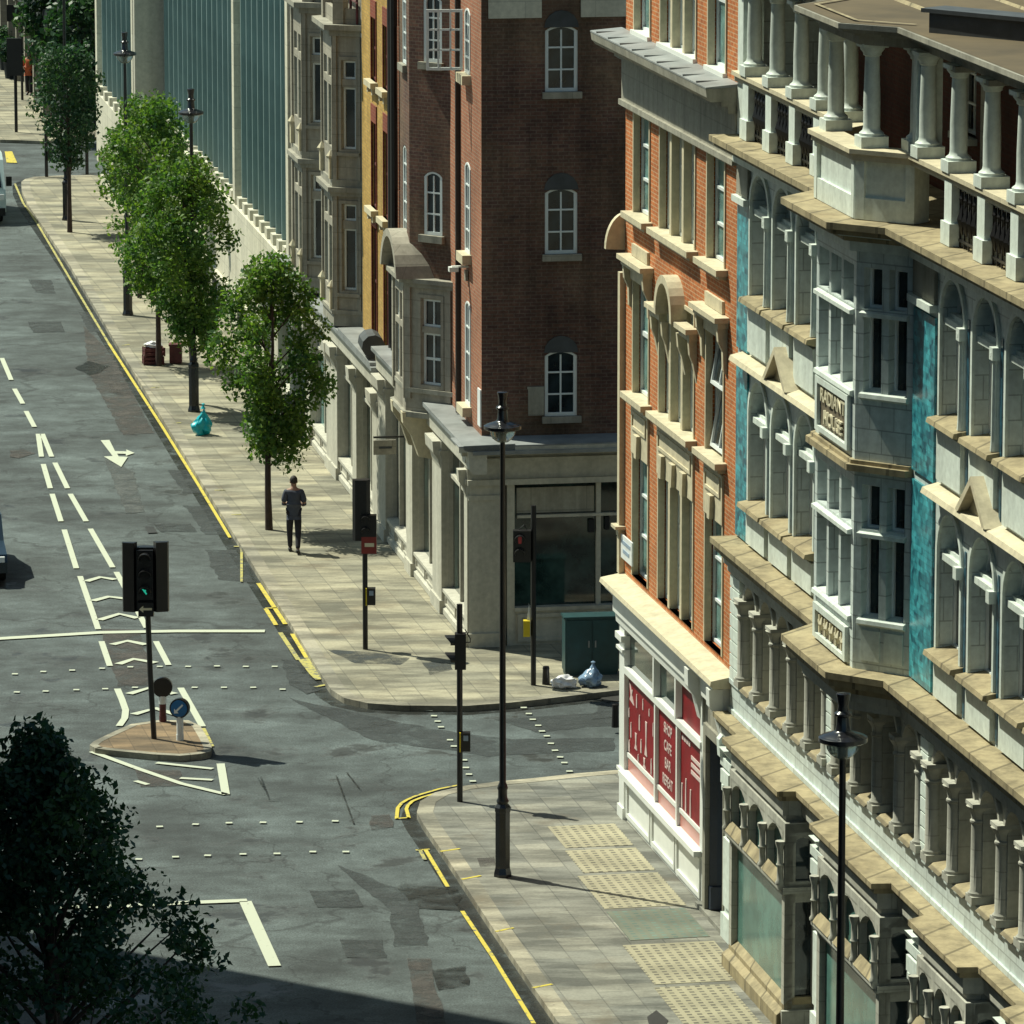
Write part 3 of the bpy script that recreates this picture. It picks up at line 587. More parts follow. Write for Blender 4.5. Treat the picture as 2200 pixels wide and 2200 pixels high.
for i, (a, c) in enumerate(panes):
    p = MB().box(a, c, .03, .05, 1.42, 2.92).build('shop_pane', 'pane_red', A)
    MB().box(a, c, .02, .05, 1.08, 1.34).build('lower_pane', 'pane_pink', A)
    MB().box(a, c, .05, .07, 3.04, 3.76).build('transom_light', 'glass_shop' if i < 2 else 'pane_red', A)
    if i == 1:
        for k, s_ in enumerate(('SHOP', 'CAFE', 'BAR', 'REPEAT')):
            text(p, s_, .27, ((a + c) / 2 - .08, .026, 2.5 - k * .32), 'graphic_white', ext=.003, sx=1.0 if k < 3 else .95)
    if i == 2:
        for k in range(4): MB().box(5.0 + k * .18, 5.13 + k * .18, .018, .03, 2.70, 2.78).build('graphic', 'graphic_white', p)
        for k in range(3): MB().box(5.75, 6.65, .018, .03, 2.5 - k * .13, 2.57 - k * .13).build('graphic', 'graphic_white', p)
        for (q0, q1, q2) in ((5.0, 1.45, .45), (5.32, 1.45, .6), (5.7, 1.44, .5)): MB().py([(q0 - .05, q1), (q0 + .05, q1), (q0 + .03, q1 + q2 * .7), (q0 + .05, q1 + q2), (q0 - .02, q1 + q2)], .018, .03).build('graphic', 'graphic_white', p)
    if i == 0:                                                     # white cutlery, bottles and stems scattered on red film
        shp = [(.55, 2.45, .07, .32, 1), (1.1, 2.42, .06, .3, 0), (1.65, 2.5, .05, .24, 0), (2.2, 2.5, .05, .16, 0), (.42, 2.1, .06, .2, 0), (1.35, 2.05, .07, .34, 0), (1.95, 1.7, .06, .75, 2), (.6, 1.75, .06, .34, 0), (1.05, 1.62, .06, .36, 2), (1.5, 1.66, .07, .3, 0), (2.55, 2.2, .04, .3, 0), (.45, 1.45, .08, .26, 0), (1.25, 1.44, .05, .16, 0), (2.4, 1.46, .06, .34, 0), (1.8, 1.44, .06, .22, 2), (2.65, 1.6, .05, .36, 0)]
        for (gx, gz, gw, gh, ty) in shp:
            gw *= .62; gh *= .85; g = MB()
            if ty == 1: g.py([(gx - .07, gz), (gx + .02, gz + .1), (gx - .1, gz + .34), (gx + .06, gz + .2), (gx + .2, gz + .24), (gx + .12, gz + .12), (gx + .3, gz - .04)], .018, .03)
            elif ty == 2: g.py([(gx - .13, gz), (gx + .1, gz), (gx + .02, gz + gh * .35), (gx + .06, gz + gh), (gx - .08, gz + gh), (gx - .04, gz + gh * .35)], .018, .03)
            else: g.py([(gx - gw, gz), (gx + gw, gz), (gx + gw * 1.1, gz + gh * .6), (gx + gw * .5, gz + gh), (gx - gw * .5, gz + gh), (gx - gw * 1.1, gz + gh * .6)], .018, .03)
            g.build('graphic', 'graphic_white', p)
# recessed side entrance
b = MB(); b.ring([(6.96, .12), (8.86, .12), (8.86, 3.98), (6.96, 3.98)], [(7.45, .12), (8.8, .12), (8.8, 3.3), (7.45, 3.3)], -.04, .12); b.ring([(7.25, .12), (8.85, .12), (8.85, 3.5), (7.25, 3.5)], [(7.43, .12), (8.8, .12), (8.8, 3.32), (7.43, 3.32)], -.1, -.04); b.build('door_surround', 'stone_frieze', A)
b = MB(); b.pz([(7.45, -.02), (7.49, -.02), (7.52, .1), (7.52, .3), (7.49, .42), (7.45, .42)], .5, 3.3); b.pz([(7.45, -.04), (7.55, -.02), (7.58, .1), (7.58, .3), (7.55, .42), (7.45, .42)], .22, .62); b.build('entrance_reveal', 'navy', A)
b = MB(); b.box(7.45, 8.8, .42, .48, .12, 3.3); d_ = b.build('door', 'navy', A); MB().box(8.5, 8.54, .35, .42, 1.0, 1.25).build('door_handle', 'lead', d_)
MB().box(6.84, 8.86, -.14, .5, .1, .2).build('doorstep', 'paving_grey', A)
npl = tag(MB().box(-.36, .62, .02, .05, 4.98, 5.42).build('street_sign', 'sign_white', None), 'small white street nameplate on the orange brick corner pier', 'sign')
npl.location = FE_O; npl.rotation_euler = (0, 0, FE_A)
for k, (a, c) in enumerate(((-.25, .5), (-.15, .4))): MB().box(a, c, .012, .02, 5.26 - k * .16, 5.33 - k * .16).build('street_name', 'sign_grey', npl)
MB().box(-.7, -.3, -.1, .3, 5.5, 5.56).box(-.62, -.4, -.02, .3, 5.36, 5.5).build('corbel', 'stone_cream', A)
# ---- faience arcade building with turquoise mosaic
B = thing('arcade_building', 'pale tiled office building with turquoise mosaic strips, stone bay and column loggia', 'building', FE_O, FE_A)
X0, X1 = 8.86, 33.5
U1 = [9.85, 11.5, 13.15]; U2 = [22.15, 23.95, 25.75, 27.55, 29.35]; UW = 1.28
UNITS = U1 + [14.8] + U2
def bayplan(off, sh=0.0):
    """outline of wall plus canted bay, pushed out by off"""
    k = off * .42
    return [(16.5 - k, .1 - off), (17.25 - k, -.6 - off), (19.75 + k, -.6 - off), (20.55 + k, .1 - off)]
def slab(mb, off, z0, z1, back=.6, bay=True):
    P = [(X0, .1 - off)] + (bayplan(off) if bay else []) + [(X1, .1 - off), (X1, back), (X0, back)]
    return mb.pz(P, z0, z1)
# main wall z 4.65 - 13.75
ops = []
for u in UNITS:
    ops += [(u, u + UW, 7.88, 9.98, .5), (u, u + UW, 11.36, 13.45, .45)]
b = MB(); b.wall(X0, 16.5, 7.1, 13.8, .1, [o for o in ops if o[0] < 16], .28); b.wall(20.55, X1, 7.1, 13.8, .1, [o for o in ops if o[0] > 20], .28)
for u in UNITS:
    b.spandrel(u, u + UW, 9.42, 9.98, .56, .1, .38); b.spandrel(u, u + UW, 12.92, 13.45, .5, .1, .38)
b.box(X0, X1, 1.6, 1.7, 0, 13.8); b.box(X0, X0 + .02, .1, 14, 0, 17); b.box(X0, X1, 14, 14.2, 0, 17)
b.build('wall', 'faience', B)
for u in UNITS:
    for z0, z1, zt, rise in ((7.88, 9.98, 9.22, .56), (11.36, 13.45, 12.72, .5)):
        hid = u == 14.8
        if hid: continue
        s_ = MB(); s_.px([(.5, z0 + .06), (-.10, z0 - .03), (-.12, z0 - .1), (.1, z0 - .16), (.5, z0 - .16)], u - .08, u + UW + .16); s_.build('sill', 'ledge_stone', B)
        t = MB(); t.box(u, u + UW, .12, .34, zt, zt + .10).box(u + .0, u + UW, .2, .34, zt + .1, zt + .16); t.box(u + UW - .06, u + UW + .12, -.03, .12, zt - .05, zt + .13); t.build('transom', 'faience_plain', B)
        a = MB(); a.archband(u, u + UW, z1 - rise, rise, .09, .055, .12, 10); a.box(u - .09, u, .055, .12, z0, z1 - rise); a.box(u + UW, u + UW + .09, .055, .12, z0, z1 - rise); a.build('window_surround', 'faience_plain', B)
        if z0 > 11:
            a = MB(); a.ring(outline(UW * .5, 1.1, .5), outline(UW * .5, 1.1, .5, .05), .25, .36); o = a.build('tracery', 'faience_plain', B, (u + UW * .25, .05, zt + .02))
        window(B, u + .0, .31, z0, UW, zt - z0, 0, 2, 1, gm='glass', bar=.07)
        window(B, u + .0, .31, zt + .1, UW, z1 - zt - .1, 0, 1, 1, gm='glass', rise=rise * .98)
    # colonnette at the near jamb of each light
    MB().lathe([(.07, 11.36), (.06, 11.5), (.055, 12.6), (.09, 12.72), (.09, 12.78)], (u + UW + .02, .05, 0), 8).build('colonnette', 'faience_plain', B)
    for z0, z1 in ((7.16, 7.68), (10.42, 11.16)):
        MB().box(u - .02, u + UW + .04, .03, .11, z0, z1).build('panel', 'faience_plain', B)
    for z0, z1 in ((7.14, 9.6), (10.36, 13.0)):
        MB().box(u + UW + .15, u + UW + .24, .085, .11, z0, z1).build('mosaic_strip', 'mosaic_dark', B)
for a, c, segs in ((X0 + .04, 9.72, ((7.14, 10.16), (10.36, 12.9))), (15.2, 16.5, ((7.14, 12.9),)), (20.62, 21.86, ((7.14, 10.16), (10.3, 12.75)))):
    for z0, z1 in segs: MB().box(a, c, .06, .11, z0, z1).build('mosaic_panel', 'mosaic', B)
    MB().box(a, c, .04, .11, 12.95, 13.7).build('carved_panel', 'stone_frieze', B); MB().box(a - .03, c + .05, -.04, .1, 12.84, 12.95).build('panel_moulding', 'faience_plain', B)
# string course with gable over the middle light
for a, c, gx in ((X0 + .45, 16.2, 12.6), (22.0, 27.4, 24.75), (27.4, X1, 30.2)):
    b = MB(); b.px([(.1, 10.34), (-.14, 10.28), (-.17, 10.2), (.1, 10.14)], a, c)
    b.build('string_course', 'stone_cream', B)
    g = MB(); g.py([(gx - .80, 10.30), (gx - .64, 10.30), (gx + .02, 10.80), (gx + .66, 10.30), (gx + .82, 10.30), (gx + .02, 10.92)], -.17, .1); g.py([(gx - .6, 10.3), (gx + .62, 10.3), (gx + .02, 10.8)], -.02, .1); g.build('gable', 'stone_cream', B)
# canted bay, two storeys
fac = [((16.5, .1), (17.25, -.6), 0), ((17.25, -.6), (19.75, -.6), 3), ((19.75, -.6), (20.55, .1), 2)]
for p, q, n in fac:
    d = Vector(q) - Vector(p); L_ = d.length; ang = math.atan2(d.y, d.x); xf = xform(p[0], p[1], ang)
    for z0, z1, sill, head in ((7.1, 10.2, 7.9, 9.95), (10.2, 13.8, 11.36, 13.25)):
        m_ = .16 if n == 3 else .14; mu = .13
        wl = (L_ - 2 * m_ - (n - 1) * mu) / n if n else 0
        ls = [(m_ + i * (wl + mu), m_ + i * (wl + mu) + wl) for i in range(n)]
        zt = sill + (head - sill) * .64
        b = MB(xf); b.wall(0, L_, z0, z1, 0, [(a, c, sill, zt - .06) for a, c in ls] + [(a, c, zt + .06, head) for a, c in ls], .24); b.build('bay_wall', 'faience', B)
        for a, c in ls:
            o = xf @ Vector((a, .16, sill)); window(B, o.x, o.y, o.z, c - a, zt - .06 - sill, ang, 1, 1, gm='glass', fr=.04)
            o = xf @ Vector((a, .16, zt + .06)); window(B, o.x, o.y, o.z, c - a, head - zt - .06, ang, 1, 1, gm='glass', fr=.04)
        if n:
            MB(xf).px([(.2, sill + .05), (-.06, sill - .02), (-.07, sill - .08), (0, sill - .12), (.2, sill - .12)], .1, L_ - .1).build('sill', 'faience_plain', B)
            MB(xf).px([(.2, zt + .07), (-.08, zt + .0), (-.08, zt - .06), (.2, zt - .1)], .1, L_ - .1).build('transom', 'faience_plain', B)
    if n == 3:
        for zc, hh in ((10.83, .42), (7.42, .27)):
            f = MB(xf); f.ring([(.22, zc - hh), (L_ - .22, zc - hh), (L_ - .22, zc + hh), (.22, zc + hh)], [(.36, zc - hh + .08), (L_ - .36, zc - hh + .08), (L_ - .36, zc + hh - .1), (.36, zc + hh - .1)], -.07, .02); fo = f.build('name_panel' if hh > .3 else 'carved_panel', 'faience_plain', B)
            MB(xf).box(.34, L_ - .34, -.012, .0, zc - hh + .06, zc + hh - .08).build('panel_ground', 'sign_ground', fo)
            if hh > .3:
                for s_, dz in (('RADIANT', .06), ('HOUSE', -.27)):
                    o = xf @ Vector((L_ / 2, -.012, zc + dz)); text(fo, s_, .30, tuple(o), 'sign_letter', ext=.035, rot=(math.pi / 2, 0, ang), sx=1.22)
            else:
                orn = MB(xf)
                for k in range(5):
                    xx = .55 + k * (L_ - 1.1) / 4; orn.box(xx - .03, xx + .03, -.05, 0, zc - .16, zc + .12); orn.lathe([(.02, -.1), (.07, 0), (.02, .1)], (xx + .15, -.03, zc), 6); orn.box(xx - .1, xx + .1, -.045, 0, zc - .02, zc + .03)
                orn.build('carving', 'sign_letter', fo)
    if n == 2:
        MB(xf).box(.16, .5, -.02, .0, 7.25, 7.72).box(.58, L_ - .14, -.02, .0, 7.25, 7.72).build('panel', 'faience_plain', B)
b = MB(); P = bayplan(.14); b.pz(P + [(20.55, .15), (16.5, .15)], 10.16, 10.26); b.pz(bayplan(.07) + [(20.55, .15), (16.5, .15)], 10.26, 10.32); b.build('string_course', 'ledge_stone', B)
# ledges
b = MB(); slab(b, .30, 6.78, 6.88); slab(b, .40, 6.88, 7.0); slab(b, .47, 7.0, 7.1); b.build('ledge', 'ledge_stone', B)
b = MB(); slab(b, .16, 6.5, 6.64); slab(b, .23, 6.64, 6.78); b.build('ledge_moulding', 'stone_arcade', B)
b = MB(); slab(b, .22, 13.66, 13.74); slab(b, .45, 13.78, 13.86); slab(b, .53, 13.86, 13.96); b.build('ledge', 'ledge_stone', B)
b = MB(); slab(b, .12, 13.5, 13.66); slab(b, .3, 13.74, 13.78); b.build('ledge_moulding', 'faience_plain', B)
MB().pz([(X0, .5), (X1, .5), (X1, 1.8), (X0, 1.8)], 13.9, 13.97).build('loggia_floor', 'ledge_stone', B)
# ---- loggia
cx = [9.75, 11.4, 13.05, 14.7, 16.3, 21.0, 22.75, 24.55, 26.3, 28.05, 29.8, 31.5]
def rail(mb, off, z0, z1):
    return mb.pz([(X0, .1 - off)] + bayplan(off) + [(X1, .1 - off), (X1, .36), (20.3, .36), (19.55, -.3), (17.45, -.3), (16.75, .36), (X0, .36)], z0, z1)
b = MB(); rail(b, .10, 14.86, 14.96); rail(b, .15, 14.96, 15.03); b.build('loggia_rail', 'stone_cream', B)
b = MB(); b.pz(bayplan(0) + [(20.3, .36), (19.55, -.35), (17.45, -.35), (16.75, .36)], 13.97, 14.86); b.pz(bayplan(.05) + [(20.3, .36), (19.55, -.35), (17.45, -.35), (16.75, .36)], 13.97, 14.3)
for p, q, n in fac:
    d = Vector(q) - Vector(p); b.xf = xform(p[0], p[1], math.atan2(d.y, d.x)); L_ = d.length
    for xx in (.0, L_ - .16): b.box(xx, xx + .16, -.06, .04, 13.98, 14.86)
b.xf = None
b.build('bay_parapet', 'faience_plain', B)
ped = MB().box(-.25, .25, -.05, .34, 0, .33).box(-.2, .2, -.01, .3, .33, .92).mesh('pedestal', 'faience_plain')
colm = MB().box(-.21, .21, -.21, .21, 0, .17).lathe([(.19, .17), (.19, .21), (.14, .25), (.13, .3), (.13, .7), (.11, 1.36), (.14, 1.38), (.14, 1.41), (.19, 1.47), (.19, 1.5)], (0, 0, 0), 14).box(-.2, .2, -.2, .2, 1.5, 1.56).mesh('column', 'faience_plain', True)
iron = MB()
for k in range(6):
    x_ = -.48 + k * .19; iron.box(x_ - .012, x_ + .012, -.012, .012, 0, .9)
for k in range(5):
    x_ = -.38 + k * .19; iron.lathe([(.02, .2), (.085, .42), (.02, .62)], (x_, 0, 0), 6); iron.lathe([(.015, .62), (.06, .72), (.015, .82)], (x_, 0, 0), 6)
iron.box(-.55, .55, -.015, .015, .08, .12).box(-.55, .55, -.015, .015, .84, .88); iron = iron.mesh('ironwork', 'black_iron')
solid = MB().box(-.55, .55, 0, .05, 0, .9).mesh('balustrade_back', 'dark_void')
for i, x_ in enumerate(cx):
    if x_ not in (16.3, 21.0): put('pedestal', ped, B, (x_, .0, 13.97))
    put('column', colm, B, (x_, .14, 15.03))
    nx_ = cx[i + 1] if i + 1 < len(cx) else None
    if nx_ and nx_ - x_ < 2.2 and x_ < 15 or (nx_ and x_ > 22):
        o = put('ironwork', iron, B, ((x_ + nx_) / 2, .1, 13.97)); o.scale = ((nx_ - x_ - .4) / 1.1, 1, 1)
for x_, y_ in ((17.4, -.36), (19.62, -.36), (20.25, .2)): put('column', colm, B, (x_, y_, 15.03))
MB().box(8.9, 9.3, .05, .4, 13.97, 16.6).build('pilaster', 'faience_plain', B); MB().box(20.65, 20.85, .0, .4, 15.03, 16.6).build('pilaster', 'faience_plain', B)
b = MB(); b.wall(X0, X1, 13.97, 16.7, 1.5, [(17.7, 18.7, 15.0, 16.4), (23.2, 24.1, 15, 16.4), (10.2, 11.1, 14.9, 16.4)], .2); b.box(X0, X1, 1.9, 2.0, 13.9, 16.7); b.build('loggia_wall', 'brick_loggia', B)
for a in (17.7, 23.2, 10.2): window(B, a, 1.6, 15.0, .95, 1.38, 0, 2, 3, gm='glass'); MB().box(a - .1, a + 1.1, 1.36, 1.6, 14.9, 15.0).build('sill', 'faience_plain', B)
for q_ in (19.4, 21.5): MB().box(q_, q_ + .3, 1.38, 1.5, 13.97, 16.6).build('pilaster', 'stone_arcade', B)
b = MB(); slab(b, .0, 16.58, 16.72, 1.9); slab(b, .08, 16.72, 16.78, 1.9)
for i, x_ in enumerate(cx):
    if x_ < 15 or x_ > 22:
        b.px([(-.02, 16.58), (.3, 16.58), (.3, 16.5), (-.02, 16.5)], x_ - .34, x_ + .34)
b.build('entablature', 'stone_frieze', B)
b = MB(); slab(b, .28, 16.78, 16.84, 1.9); slab(b, .36, 16.84, 16.92, 1.9); b.build('eave_cornice', 'stone_frieze', B)
b = MB(); P = [(X0, -.22)] + bayplan(.32) + [(X1, -.22)]
zf = lambda x, y: 16.925 + max(0, (y + .22)) * .01
top = [(x, y, 16.925) for x, y in P]; bk = [(X1, 6, 16.96), (X0, 6, 16.96)]
b.add(top + bk, [tuple(range(len(top) + 2))])
b.build('roof', 'roof_felt', B)
b = MB()
for y_ in (.7, 2.2): b.px([(y_, 16.92), (y_ + .05, 16.98), (y_ + .1, 16.92)], X0, 21.3)
P2 = bayplan(.05)
for (p, q) in zip(P2, P2[1:]): strip_mesh(b, [p, q], .07, 16.95)
b.build('roof_roll', 'ledge_stone', B)
b = MB(); b.pz([(21.6, -.02), (25.4, 2.5), (25.2, 2.8), (21.4, .28)], 16.9, 17.22); b.pz([(21.5, -.12), (25.5, 2.5), (25.2, 2.95), (21.2, .33)], 17.22, 17.28); b.build('roof_parapet', 'slate', B)
b = MB(); b.box(21.3, 21.5, .1, .3, 16.9, 17.2); b.build('roof_curb', 'ledge_stone', B)
rl = MB().box(20.6, 23.2, 2.6, 3.6, 16.9, 18.2).build('roof_light', 'white_paint', B)
for k in range(3): window(B, 20.7 + k * .8, 2.54, 17.0, .7, 1.1, 0, 1, 2, gm='glass_teal')
MB().box(X0, 20.4, 2.9, 3.2, 16.9, 17.25).build('roof_curb', 'ledge_stone', B)
# ---- first-floor arcade
pier = [(8.9, 9.6), (15.75, 16.25), (21.65, 22.1), (27.4, 27.9)]
runs = [(9.65, 15.75, 5), (16.25, 21.65, 4), (22.1, 27.4, 4), (27.9, 33.4, 4)]
b = MB()
shaft = MB().box(-.17, .17, -.14, .16, 0, .12).lathe([(.15, .12), (.15, .16), (.115, .2), (.11, 1.18), (.13, 1.2), (.13, 1.23), (.11, 1.25), (.12, 1.33), (.19, 1.44)], (0, 0, 0), 12).box(-.19, .19, -.15, .2, 1.44, 1.5).mesh('column', 'stone_arcade', True)
blk = MB().px([(-.1, 0), (.35, 0), (.35, .1), (-.02, .06), (-.1, .0)], -.3, .3).mesh('sill_block', 'ledge_stone')
for x0, x1, n in runs:
    pt = (x1 - x0) / n
    ops2 = []
    for i in range(n):
        a, c = x0 + i * pt + .15, x0 + (i + 1) * pt - .15
        ops2.append((a, c, 4.64, 6.46)); b.spandrel(a, c, 6.06, 6.46, .4, .06, .5)
        window(B, a + .0, .46, 4.68, c - a, 1.38, 0, 1, 2, gm='glass_green', bar=.05, fr=.05); window(B, a, .46, 6.02, c - a, .42, 0, 1, 1, gm='glass', rise=.38, fr=.04)
        MB().archband(a, c, 6.06, .4, .09, .0, .07, 8).build('arch', 'stone_arcade', B)
        put('sill_block', blk, B, ((a + c) / 2, 0, 4.64))
        if i: put('column', shaft, B, (x0 + i * pt, .04, 4.66))
    put('column', shaft, B, (x0 + .08, .04, 4.66)); put('column', shaft, B, (x1 - .08, .04, 4.66))
    b.wall(x0, x1, 4.64, 6.5, .06, ops2, .44)
b.build('arcade_wall', 'stone_arcade', B)
for a, c in pier:
    p = MB()
    for k in range(8): p.box(a, c, -.02, .5, 4.64 + k * .23, 4.64 + k * .23 + .20)
    p.box(a + .02, c - .02, .02, .5, 4.64, 6.5); p.build('rusticated_pier', 'faience_plain', B)
MB().box(X0, X1, -.0, .5, 4.06, 4.64).box(X0, X1, -.03, .0, 4.56, 4.64).box(X0, X1, -.04, .0, 4.06, 4.14).build('parapet', 'faience', B)
# ---- ledge over the ground floor, stepping out over the display bays
dbay = [(10.9, 14.9), (17.1, 21.05), (23.25, 26.0), (28.3, 32.0)]
def plan_b(o):
    P = [(X0, -.3 - o)]
    for a, c in dbay: P += [(a - .22, -.3 - o), (a - o, -.6 - o), (c + o, -.6 - o), (c + o + .04, -.3 - o)]
    return P + [(X1, -.3 - o), (X1, .5), (X0, .5)]
b = MB(); b.pz(plan_b(0), 3.97, 4.055); b.pz(plan_b(-.06), 3.88, 3.97); b.build('ledge', 'ledge_stone', B)
b = MB(); b.pz(plan_b(-.13), 3.62, 3.88); b.pz(plan_b(-.2), 3.5, 3.62); b.build('ledge_moulding', 'stone_arcade', B)
# ground floor
b = MB(); b.wall(X0, X1, .12, 3.6, .1, [(a, c, .5, 3.4) for a, c in dbay], .3); b.box(X0, X1, .6, .7, .1, 3.6); b.build('ground_floor_wall', 'stone_arcade', B)
for a, c in dbay:
    f = -.46
    p = MB(); p.px([(.1, .12), (f - .12, .12), (f - .12, .34), (f, .42), (f, .5), (f + .12, .62), (.1, .62)], a, c); p.build('plinth', 'ledge_stone', B)
    n = 3; pw_ = (c - a) / n
    fr = MB(); fr.box(a, c, f - .1, .1, 2.42, 2.5).box(a, c, f - .05, .1, 2.34, 2.42).box(a, c, f, .1, 3.36, 3.52)
    for k in range(n + 1):
        xx = min(max(a + k * pw_, a + .09), c - .09); fr.box(xx - .09, xx + .09, f, f + .18, 2.5, 3.36)
        if k in (0, n): fr.box(xx - .09, xx + .09, f, f + .18, .5, 2.34)
    for k in range(n): fr.spandrel(a + k * pw_ + .09, a + (k + 1) * pw_ - .09, 3.12, 3.38, .24, f, f + .15, 6)
    fr.build('display_frame', 'stone_arcade', B)
    MB().box(a + .1, c - .1, f + .1, f + .12, .6, 2.34).build('display_glass', 'glass_green', B); MB().box(a + .1, c - .1, f + .12, f + .14, 2.5, 3.36).build('transom_light', 'glass_green', B)
    for k in range(n + 1):
        xx = min(max(a + k * pw_, a + .07), c - .07)
        MB().lathe([(.08, 2.5), (.08, 2.54), (.055, 2.58), (.05, 2.8), (.07, 2.83), (.05, 2.86), (.05, 3.08), (.085, 3.18), (.085, 3.22)], (xx, f - .06, 0), 8).build('colonnette', 'stone_arcade', B, smooth=True)
    for k in range(n): MB().px([(f, 2.5), (f - .12, 2.5), (f, 2.66)], a + k * pw_ + .16, a + (k + 1) * pw_ - .16).build('carved_sill', 'ledge_stone', B)
    xf = xform(c, f, math.pi / 2); r_ = MB(xf); L_ = .56                                    # return face towards us
    r_.wall(0, L_, .12, 2.34, 0, [(.14, L_ - .1, .5, 2.2)], .1); r_.wall(0, L_, 2.34, 3.5, 0, [(.14, L_ - .1, 2.55, 3.3)], .1); r_.spandrel(.14, L_ - .1, 3.08, 3.3, .2, 0, .1, 6); r_.box(-.04, L_, -.05, 0, 2.36, 2.46).box(-.05, L_, -.08, 0, .12, .42); r_.build('bay_return', 'stone_arcade', B)
    MB(xf).box(.1, L_ - .06, .08, .09, .5, 2.2).box(.1, L_ - .06, .08, .09, 2.55, 3.3).build('side_light', 'glass', B)
for a, c in ((8.95, 9.75), (15.45, 16.3), (21.55, 22.4), (26.5, 27.3)):
    p = MB(); p.box(a, c, -.16, .12, .12, .55).box(a + .05, c - .05, -.1, .12, .55, 2.7).box(a, c, -.16, .12, 2.7, 2.8).box(a + .02, c - .02, -.12, .12, 2.8, 3.15).box(a + .12, c - .12, -.15, -.08, .7, 1.9).box(a + .1, c - .1, -.2, -.1, 2.86, 3.1).box(a, c, -.18, .12, 3.15, 3.3).px([(-.1, 3.3), (-.26, 3.5), (-.1, 3.5)], a + .2, c - .2); p.build('pilaster', 'faience_plain', B)
MB().px([(-.02, 3.3), (-.22, 3.3), (-.24, 3.6), (-.14, 3.72), (-.02, 3.72)], 8.9, 9.1).build('console', 'faience_plain', B)
# basement pavement lights along the east block
for a, c, y0, y1, m_ in ((.6, 2.3, -1.55, -.28, 'light_grid'), (2.5, 4.2, -1.6, -.28, 'light_grid'), (4.4, 6.8, -1.75, -.28, 'light_grid'), (7.0, 9.0, -1.75, -.35, 'light_grid_green'), (9.3, 11.9, -1.95, -.35, 'light_grid'), (12.1, 14.8, -2.0, -.75, 'light_grid'), (15.2, 18, -2.0, -.75, 'light_grid')):
    o = MB().box(a, c, y0, y1, .115, .128).build('pavement_light', m_, pe); o.location = FE_O; o.rotation_euler = (0, 0, FE_A)
blot('cellar_hatch', [(1390, 2185), (1410, 2170), (1436, 2192), (1425, 2210), (1395, 2205)], 'iron_cover', .13, pe)
blot('inspection_cover', [(1025, 1843), (1062, 1841), (1064, 1860), (1031, 1862)], 'tar_brown', .13, pe)
# ================================================================== FAR BLOCK  (x = -distance from the corner, -y out to the street)
def Wt(name, label, cat='building'): return thing(name, label, cat, FW_O, FW_A)
def arch_win(parent, x, y, z, w_, h, rz=0, cols=2, rows=3): return window(parent, x, y, z, w_, h, rz, cols, rows, rise=.12, bar=.035, fr=.075)
# ---- dark brick corner block
D = Wt('brick_corner_building', 'dark red brick corner building with white arched windows over a grey stone shopfront')
fx, fy = -.6, .37                                       # upper brick corner
xf = xform(fx, fy, math.pi / 2)                          # side wall runs inwards along +y, faces us
sw = [(1.36, 2.06, 4.95, 6.36), (1.36, 2.06, 8.43, 9.84), (1.36, 2.06, 11.88, 13.28), (1.36, 2.06, 15.3, 16.7), (5.2, 5.9, 8.43, 9.84), (5.2, 5.9, 11.88, 13.28), (5.2, 5.9, 4.95, 6.36)]
b = MB(xf); b.wall(0, 12, 4.4, 18.5, 0, sw, .12)
for o in sw: b.spandrel(o[0], o[1], o[3] - .1, o[3], .1, 0, .12, 6)
b.xf = None
fw_ = [(-2.72, -2.04, 4.95, 7.2), (-2.72, -2.04, 8.25, 10.2), (-2.72, -2.04, 12.1, 13.5), (-2.72, -2.04, 15.2, 16.7)]
b.box(-13.3, fx, 12.2, 12.4, 0, 18.5)
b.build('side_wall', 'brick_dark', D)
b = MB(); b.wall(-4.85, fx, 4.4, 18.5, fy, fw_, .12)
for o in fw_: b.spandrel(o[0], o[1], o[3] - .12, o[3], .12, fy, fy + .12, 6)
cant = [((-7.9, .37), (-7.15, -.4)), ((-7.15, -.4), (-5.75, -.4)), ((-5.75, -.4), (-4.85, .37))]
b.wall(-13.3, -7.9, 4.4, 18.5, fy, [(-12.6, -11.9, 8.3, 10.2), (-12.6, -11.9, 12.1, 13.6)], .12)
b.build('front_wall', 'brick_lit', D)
for o in sw:
    p = xf @ Vector((o[0] + .0, .03, o[2])); arch_win(D, p.x, p.y, p.z, o[1] - o[0], o[3] - o[2], math.pi / 2)
    MB(xf).box(o[0] - .06, o[1] + .08, -.1, .04, o[2] - .14, o[2]).build('sill', 'stone_grey', D)
    a = MB(xf); ai = arch_pts(o[0] - .02, o[1] + .02, o[3] - .04, .36, 8); a.py(ai, -.02, .0); a.build('blind_arch', 'slate', D)
for o in fw_:
    arch_win(D, o[0], fy - .02, o[2], o[1] - o[0], o[3] - o[2], 0, 2, 4); MB().box(o[0] - .08, o[1] + .1, fy - .2, fy + .05, o[2] - .2, o[2]).build('sill', 'stone_cream', D)
